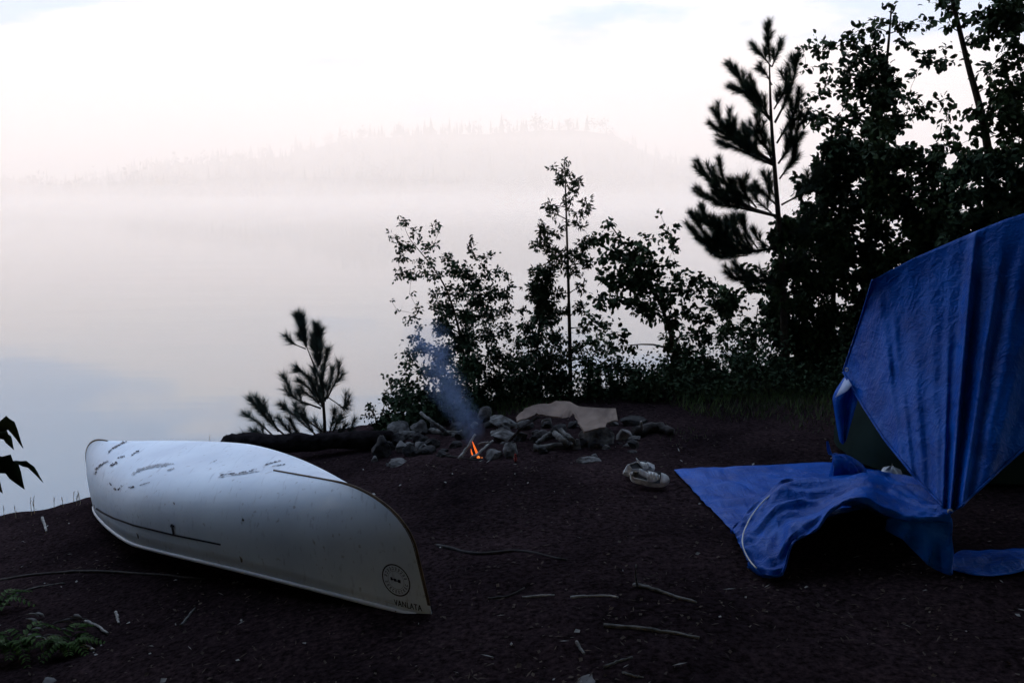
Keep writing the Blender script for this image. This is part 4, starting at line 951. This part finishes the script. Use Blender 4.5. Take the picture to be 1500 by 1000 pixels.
# pale dry blades by the ferns
R.seed(8)
bl = MB()
for i in range(16):
    px = R.uniform(30, 110); py = R.uniform(905, 942); p = G(px, py)+Vector((0, 0, .03)); bl.leaf(p, Vector((R.uniform(.4, 1), R.uniform(-.5, .2), R.uniform(-.1, .25))), R.uniform(.06, .13), R.uniform(.010, .02), Vector((0, 0, 1)))
tag(bl.build('dry_leaves', M['litter_pale'], loc=G(70, 925), smooth=False), 'patch of long pale dead leaves among the corner ferns', 'dead leaves', kind='stuff')
# grass stems at the edge
def stems(px, py, Y, n, hpx, label, seed, sp=6, m='straw', group=None):
    R.seed(seed); b = W(px, py, Y)
    for i in range(n):
        g_ = MB(); x = b.x+R.uniform(-1, 1)*sp*Y/FX; y = b.y+R.uniform(-.05, .05); h = hpx*Y/FX*R.uniform(.5, 1); zz = Hh(x, y); dx = R.uniform(-.15, .15)*h
        P = catmull([Vector((x, y, zz-.01)), Vector((x+dx*.4, y, zz+h*.6)), Vector((x+dx, y, zz+h))], 6); g_.tube(P, [.003*(1-.6*k/5) for k in range(6)], 4)
        for q in range(4): k_ = 5-q*.7; a_ = P[int(k_)].lerp(P[min(5, int(k_)+1)], k_-int(k_)); g_.leaf4(a_, Vector((R.uniform(-.6, .6), 0, 1)), .018, .005, Vector((0, 1, 0)))
        tag(g_.build('grass_stem', M[m], loc=Vector((x, y, zz))), label, 'grass stem', group)
stems(303, 640, 7.5, 1, 95, 'thin lone grass stalk rising above the middle of the canoe', 51, 1)
stems(25, 758, 7.35, 7, 30, 'short thin grass stalk on the bank at the left edge', 52, 28, group='short grass stalks at the left edge')
stems(100, 748, 7.4, 6, 22, 'short thin grass stalk on the bank close to the canoe end', 53, 24, group='short grass stalks near the canoe end')

# ------------------------------------------------------------------ litter, grass
R.seed(123)
lt1 = MB(); lt2 = MB()
for i in range(6500):
    Y = 2.9+5.2*R.random()**1.5; X = R.uniform(-.56, .56)*Y*1.05
    if Y > edge_y(X)+.3: continue
    if noise.noise((X*1.1, Y*1.1, 7)) < R.uniform(-.5, .25): continue
    z = Hh(X, Y)+.004; mb = lt1 if R.random() < .93 else lt2; a = R.uniform(0, 6.28); l = R.uniform(.008, .026)*(1.4 if mb is lt2 and R.random() < .3 else 1)
    if R.random() < .4: mb.leaf4(Vector((X, Y, z)), Vector((math.cos(a), math.sin(a), R.uniform(0, .35))), l*1.8, l*.25, Vector((R.uniform(-.3, .3), R.uniform(-.3, .3), 1)))
    else: mb.leaf4(Vector((X, Y, z)), Vector((math.cos(a), math.sin(a), R.uniform(0, .5))), l, l*R.uniform(.4, .8), Vector((R.uniform(-.5, .5), R.uniform(-.5, .5), 1)))
tag(lt1.build('leaf_litter', M['litter'], smooth=False), 'brown needles, crumbs and dead leaves strewn over the dirt', 'leaf litter', kind='stuff')
tag(lt2.build('wood_chips', M['litter_pale'], smooth=False), 'pale chips and bark flakes strewn over the dirt', 'wood chips', kind='stuff')
gr = MB()
for i in range(15000):
    px = R.uniform(540, 1260); Y = R.uniform(6.2, 9.2); p = W(px, 500, Y); X = p.x
    if px < 960 and Y < 7.5: continue
    if Y < 7.5 and R.random() > ss(6.2, 7.5, Y)*ss(950, 1060, px): continue
    if noise.noise((X*1.5, Y*1.5, 2)) < -.15+.25*R.random(): continue
    z = Hh(X, Y)-.005; h = R.uniform(.03, .05)+R.random()*.09*ss(6.6, 7.8, Y); a = R.uniform(0, 6.28)
    gr.tri(Vector((X, Y, z)), Vector((X+math.cos(a)*h*.5, Y+math.sin(a)*h*.5, z+h)), .006)
tag(gr.build('grass', M['grass'], smooth=False), 'dark low grass along the back of the clearing under the trees', 'grass', kind='stuff')
R.seed(5)
ug = MB()
for i in range(17000):
    px = R.uniform(548, 1260); Y = R.uniform(7.75, 9.0) if px > 700 else R.uniform(7.45, 8.0); p = W(px, 500, Y); X = p.x; hh = .5*(.6+.6*noise.noise((X*2.2, 0, 5)))*ss(545, 600, px)*(1.75 if px < 900 else 1.15)
    z = Hh(X, Y)+abs(R.gauss(0, .5))*hh
    ug.leaf4(Vector((X, Y, z)), rv(), R.uniform(.03, .05), R.uniform(.018, .03), rv()+Vector((0, 0, 1)))
tag(ug.build('undergrowth', M['leaf_dark'], smooth=False), 'mat of low leafy undergrowth beneath the bushes behind the fire', 'undergrowth', kind='stuff')

# ------------------------------------------------------------------ unseen trees added around and behind the camera to shade the clearing
def bigtree(x, y, hgt, cr, label, seed, lx=0, ly=0, cz=.68, n=4200, leaf=.28):
    R.seed(seed); z = Hh(x, y); b = Vector((x, y, z)); T = thing('added_shade_tree', b, label, 'tree', 'added unseen shade trees around the camp'); wood = MB(); cw = MB()
    tp = catmull([b-Vector((0, 0, .1)), b+Vector((.1, 0, hgt*.4)), b+Vector((-.1+lx*.55, .1+ly*.55, hgt*.75)), b+Vector((lx, ly, hgt))], 16); wood.tube(tp, [.20*(1-.85*i/15) for i in range(16)], 10)
    cc = b+Vector((lx*.8, ly*.8, hgt*cz))
    for i in range(34):
        d = rv(); d = Vector((d.x, d.y, d.z*.9)).normalized()*cr*R.uniform(.45, .95); e = cc+Vector((d.x, d.y, d.z*hgt*.30/cr))
        s = tp[min(15, max(4, int((e.z-z-.6)/hgt*15)))]; m_ = s.lerp(e, .5)+Vector((0, 0, .2)); wood.tube(catmull([s, m_, e], 7), [.05*(1-.8*k/6) for k in range(7)], 5)
        for j in range(n//34):
            q = e+rv(cr*.22); cw.leaf4(q, rv()+Vector((0, 0, -.3)), leaf*R.uniform(.6, 1.2), leaf*.7, rv()+Vector((0, 0, .8)))
    wood.build('trunk', M['bark'], T); cw.build('crown', M['leaf_dark'], T, smooth=False)
BT = [(-2.6,-1.2,9,3.0,'added unseen tall shade tree standing behind the viewer, left of the path'),(1.6,-1.9,10,3.2,'added unseen tall shade tree standing directly behind the viewer'),(4.2,1.0,9.5,3.0,'added unseen tall shade tree standing right of the viewer'),(5.4,4.2,9,2.7,'added unseen tall shade tree beyond the right end of the tarp ridge line'),
      (-6.5,-2.5,10,3.4,'added unseen tall shade tree farther back on the left of the viewer'),(-1,-6,11,3.6,'added unseen tall shade tree in the second row behind the viewer'),(5,-4,11,3.6,'added unseen tall shade tree in the second row, right of the viewer'),(8.5,0.5,11,3.6,'added unseen tall shade tree in the second row beyond the tent'),(1.2,1.0,10.5,2.9,'added unseen tall shade tree whose crown hangs over the camp'),(-4.6,1.0,10,2.6,'added unseen tall shade tree left of the viewer nearest the canoe'),(-8.5,2.5,11,3.0,'added unseen tall shade tree on the shore farther left of the canoe'),(-5,-6.5,11,3.4,'added unseen tall shade tree in the second row, left behind the viewer'),(-9,-6,11.5,3.6,'added unseen tall shade tree in the third row, far left behind the viewer'),(-3,-10,12,3.8,'added unseen tall shade tree in the third row behind the viewer'),(-11,-1.5,11,3.4,'added unseen tall shade tree far left of the viewer'),(1.5,-10,12,3.8,'added unseen tall shade tree in the third row, slightly right'),(-7.5,-11,12,3.8,'added unseen tall shade tree in the last row, left behind the viewer')]
for i, (x, y, h, r, lb) in enumerate(BT):
    if 'hangs' in lb: x = 2.2; y = -.2
    bigtree(x, y, h, r, lb, 200+i)
for i, (x, y, h, r, lx, ly, lb) in enumerate([(5.6,5.6,11.5,3.3,-3.2,.3,'added unseen tall shade tree leaning over the tent from the right'),(-4.1,4.0,11.5,2.4,1.6,-.3,'added unseen tall shade tree leaning over the canoe from the left'),(-3.6,2.4,10.5,2.9,1.8,1.4,'added unseen tall shade tree leaning over the near end of the canoe'),(4.6,2.8,11,3.0,-3.4,1.0,'added unseen tall shade tree leaning over the middle of the clearing')]):  # leaning crowns added out of view to close the sky overhead
    bigtree(x, y, h, r, lb, 300+i, lx, ly, .76)
for i, (x, y, h, r, lb) in enumerate([(-5.9,5.0,3.6,1.35,'added unseen bushy shade tree on the shore left of the canoe'),(-5.2,3.0,4.2,1.6,'added unseen bushy shade tree left of the clearing, nearer than the shore one'),(-4.6,.8,4.4,1.7,'added unseen bushy shade tree left of the viewer'),(-3.2,-1.6,4.2,1.7,'added unseen bushy shade tree close behind the viewer on the left'),(.2,-2.6,4.2,1.8,'added unseen bushy shade tree straight behind the viewer'),(3.4,-1.2,4.2,1.7,'added unseen bushy shade tree behind the viewer on the right'),(-6,-4,5,2.2,'added unseen bushy shade tree in the second row left behind the viewer'),(-2,-5,5,2.2,'added unseen bushy shade tree in the second row behind the viewer'),(2.5,-5.5,5,2.2,'added unseen bushy shade tree in the second row right behind the viewer'),(-9,-3,5,2.2,'added unseen bushy shade tree far left behind the viewer'),(-8.5,.8,5,2.2,'added unseen bushy shade tree far left of the viewer')]):  # low crowns added out of view to block light from left and behind
    bigtree(x, y, h, r, lb, 400+i, 0, 0, .5, 5200, .17)

# ------------------------------------------------------------------ mist on the lake and thin haze
def volbox(name, lo, hi, dens, col, an, label, cat, shape=None):
    m = bpy.data.materials.new(name); m.use_nodes = True; nt = m.node_tree; nt.nodes.remove(nt.nodes['Principled BSDF'])
    pv = nt.nodes.new('ShaderNodeVolumePrincipled'); pv.inputs['Color'].default_value = (*col, 1); pv.inputs['Density'].default_value = dens; pv.inputs['Anisotropy'].default_value = an
    nt.links.new(pv.outputs[0], nt.nodes['Material Output'].inputs['Volume'])
    b = MB(); X = (lo[0], hi[0]); Yy = (lo[1], hi[1]); Z = (lo[2], hi[2])
    b.v = [Vector((X[i], Yy[j], Z[k])) for i in (0, 1) for j in (0, 1) for k in (0, 1)]
    b.f = [(0, 1, 3, 2), (4, 6, 7, 5), (0, 4, 5, 1), (2, 3, 7, 6), (0, 2, 6, 4), (1, 5, 7, 3)]
    if shape: b.v = [shape(v) for v in b.v]
    return tag(b.build(name, m, smooth=False), label, cat, kind='stuff')
HAZE = .0047
volbox('lake_mist', (-1400, 17, -6.5), (1400, 1100, 34), HAZE, (1, .96, .93), 0, 'white morning mist lying over the lake and hiding the far shore', 'mist')

def veil(name, y0, y1, zt, dens, seed, label):
    m = bpy.data.materials.new(name); m.use_nodes = True; nt = m.node_tree; nt.nodes.remove(nt.nodes['Principled BSDF'])
    pv = nt.nodes.new('ShaderNodeVolumePrincipled'); pv.inputs['Color'].default_value = (1, .965, .925, 1); pv.inputs['Density'].default_value = dens; pv.inputs['Anisotropy'].default_value = 0
    nt.links.new(pv.outputs[0], nt.nodes['Material Output'].inputs['Volume'])
    b = MB(); nx, ny = 90, 14; X = [-1200+2400*i/(nx-1) for i in range(nx)]; Yy = [y0+(y1-y0)*j/(ny-1) for j in range(ny)]
    def zz(x, y, j): e = min(j, ny-1-j)/3; return wz+.3+zt*min(1, e)*(.55+.9*abs(noise.noise((x*.006, y*.01, seed)))+.35*noise.noise((x*.03, y*.03, seed+5)))
    b.grid([[Vector((x, y, zz(x, y, j))) for x in X] for j, y in enumerate(Yy)]); k = len(b.v)
    b.grid([[Vector((x, y, -6)) for x in X] for y in Yy]); n = nx*ny
    for i in range(nx-1): b.f += [(i, i+1, k+i+1, k+i), ((ny-1)*nx+i, (ny-1)*nx+i+1, k+(ny-1)*nx+i+1, k+(ny-1)*nx+i)]
    for j in range(ny-1): b.f += [(j*nx, (j+1)*nx, k+(j+1)*nx, k+j*nx), (j*nx+nx-1, (j+1)*nx+nx-1, k+(j+1)*nx+nx-1, k+j*nx+nx-1)]
    o = b.build(name, m, smooth=False); bm = bmesh.new(); bm.from_mesh(o.data); bmesh.ops.recalc_face_normals(bm, faces=bm.faces); bm.to_mesh(o.data); bm.free()
    tag(o, label, 'mist', kind='stuff')
veil('shore_mist', 150, 402, 4, .006, 1, 'lowest pale veil of mist hugging the water before the far shore')
veil('shore_mist', 230, 402, 9, .003, 20, 'taller uneven veil of mist rising against the foot of the far wood')
veil('shore_mist', 120, 300, 7, .0025, 40, 'thin wispy veil of mist over the middle of the lake')
# ------------------------------------------------------------------ sky, sun
SE, SA = rad(17), rad(-152)
wd = bpy.data.worlds.new('World'); SC.world = wd; wd.use_nodes = True; nt = wd.node_tree; nt.nodes.clear()
out = nt.nodes.new('ShaderNodeOutputWorld'); sky = nt.nodes.new('ShaderNodeTexSky'); sky.sky_type = 'NISHITA'; sky.sun_disc = False
sky.sun_elevation = SE; sky.sun_rotation = SA; sky.air_density = 1; sky.dust_density = 1.5
b1 = nt.nodes.new('ShaderNodeBackground'); b1.inputs[1].default_value = .15; nt.links.new(sky.outputs[0], b1.inputs[0])
tc = nt.nodes.new('ShaderNodeTexCoord'); sep = nt.nodes.new('ShaderNodeSeparateXYZ'); nt.links.new(tc.outputs['Generated'], sep.inputs[0])
mp = nt.nodes.new('ShaderNodeMapping'); mp.inputs['Scale'].default_value = (1.6, 1.6, 6); mp.inputs['Rotation'].default_value = (0, rad(12), 0); nt.links.new(tc.outputs['Generated'], mp.inputs['Vector'])
nz = nt.nodes.new('ShaderNodeTexNoise'); nz.inputs['Scale'].default_value = 1.5; nz.inputs['Detail'].default_value = 7; nz.inputs['Roughness'].default_value = .55; nt.links.new(mp.outputs[0], nz.inputs['Vector'])
# cover = smooth(noise) biased towards the horizon
mr = nt.nodes.new('ShaderNodeMapRange'); mr.inputs['From Min'].default_value = .10; mr.inputs['From Max'].default_value = .34; mr.inputs['To Min'].default_value = .42; mr.inputs['To Max'].default_value = .25
nt.links.new(sep.outputs['Z'], mr.inputs['Value'])
ad = nt.nodes.new('ShaderNodeMath'); ad.operation = 'ADD'; nt.links.new(nz.outputs['Fac'], ad.inputs[0]); nt.links.new(mr.outputs[0], ad.inputs[1])
yb = nt.nodes.new('ShaderNodeMapRange'); yb.inputs['From Min'].default_value = -.35; yb.inputs['From Max'].default_value = .12; yb.inputs['To Min'].default_value = -.9; yb.inputs['To Max'].default_value = 0
nt.links.new(sep.outputs['Y'], yb.inputs['Value']); ad2 = nt.nodes.new('ShaderNodeMath'); ad2.operation = 'ADD'; nt.links.new(ad.outputs[0], ad2.inputs[0]); nt.links.new(yb.outputs[0], ad2.inputs[1]); ad = ad2
mr2 = nt.nodes.new('ShaderNodeMapRange'); mr2.interpolation_type = 'SMOOTHSTEP'; mr2.inputs['From Min'].default_value = .42; mr2.inputs['From Max'].default_value = .75
nt.links.new(ad.outputs[0], mr2.inputs['Value'])
b2 = nt.nodes.new('ShaderNodeBackground')
# cloud colour: warm low, cooler higher up, edges broken by the same noise; overcast brightness rises to the zenith as 1+2 sin(e)
zn = nt.nodes.new('ShaderNodeMath'); zn.operation = 'MULTIPLY_ADD'; zn.inputs[1].default_value = -.55; nt.links.new(nz.outputs['Fac'], zn.inputs[0])
za = nt.nodes.new('ShaderNodeMath'); za.operation = 'ADD'; za.inputs[1].default_value = .275; nt.links.new(sep.outputs['Z'], za.inputs[0]); nt.links.new(za.outputs[0], zn.inputs[2])
cr = nt.nodes.new('ShaderNodeValToRGB'); el = cr.color_ramp.elements; el[0].position = .09; el[0].color = (.92, .84, .82, 1); el[1].position = .5; el[1].color = (.43, .55, .76, 1)
e_ = el.new(.145); e_.color = (.84, .83, .84, 1); e_ = el.new(.185); e_.color = (.38, .58, .86, 1)
nt.links.new(zn.outputs[0], cr.inputs[0]); nt.links.new(cr.outputs[0], b2.inputs[0])
zc = nt.nodes.new('ShaderNodeMath'); zc.operation = 'MAXIMUM'; zc.inputs[1].default_value = 0; nt.links.new(sep.outputs['Z'], zc.inputs[0])
zs = nt.nodes.new('ShaderNodeMath'); zs.operation = 'MULTIPLY_ADD'; zs.inputs[1].default_value = 2.0; zs.inputs[2].default_value = .88; nt.links.new(zc.outputs[0], zs.inputs[0]); nt.links.new(zs.outputs[0], b2.inputs[1])
mxs = nt.nodes.new('ShaderNodeMixShader'); nt.links.new(mr2.outputs[0], mxs.inputs[0]); nt.links.new(b1.outputs[0], mxs.inputs[1]); nt.links.new(b2.outputs[0], mxs.inputs[2])
nt.links.new(mxs.outputs[0], out.inputs[0])
sl = bpy.data.lights.new('sun', 'SUN'); sl.energy = 4.8; sl.angle = rad(1.5); sl.color = (1, .76, .56); so = bpy.data.objects.new('sun', sl); C.objects.link(so)
sdir = Vector((math.sin(SA)*math.cos(SE), math.cos(SA)*math.cos(SE), math.sin(SE))); so.rotation_euler = sdir.to_track_quat('Z', 'Y').to_euler(); so.location = (0, 0, 30)

SC.render.engine = 'CYCLES'; SC.cycles.use_denoising = True
try: SC.cycles.denoiser = 'OPENIMAGEDENOISE'
except Exception: pass
SC.cycles.volume_bounces = 3; SC.cycles.max_bounces = 8; SC.cycles.diffuse_bounces = 3; SC.cycles.transparent_max_bounces = 16
SC.cycles.volume_step_rate = 1.0; SC.cycles.volume_max_steps = 256
SC.view_settings.view_transform = 'Standard'; SC.view_settings.look = 'None'; SC.view_settings.exposure = .27; SC.view_settings.gamma = 1
for o in bpy.data.objects:
    if '_base' in o: del o['_base']
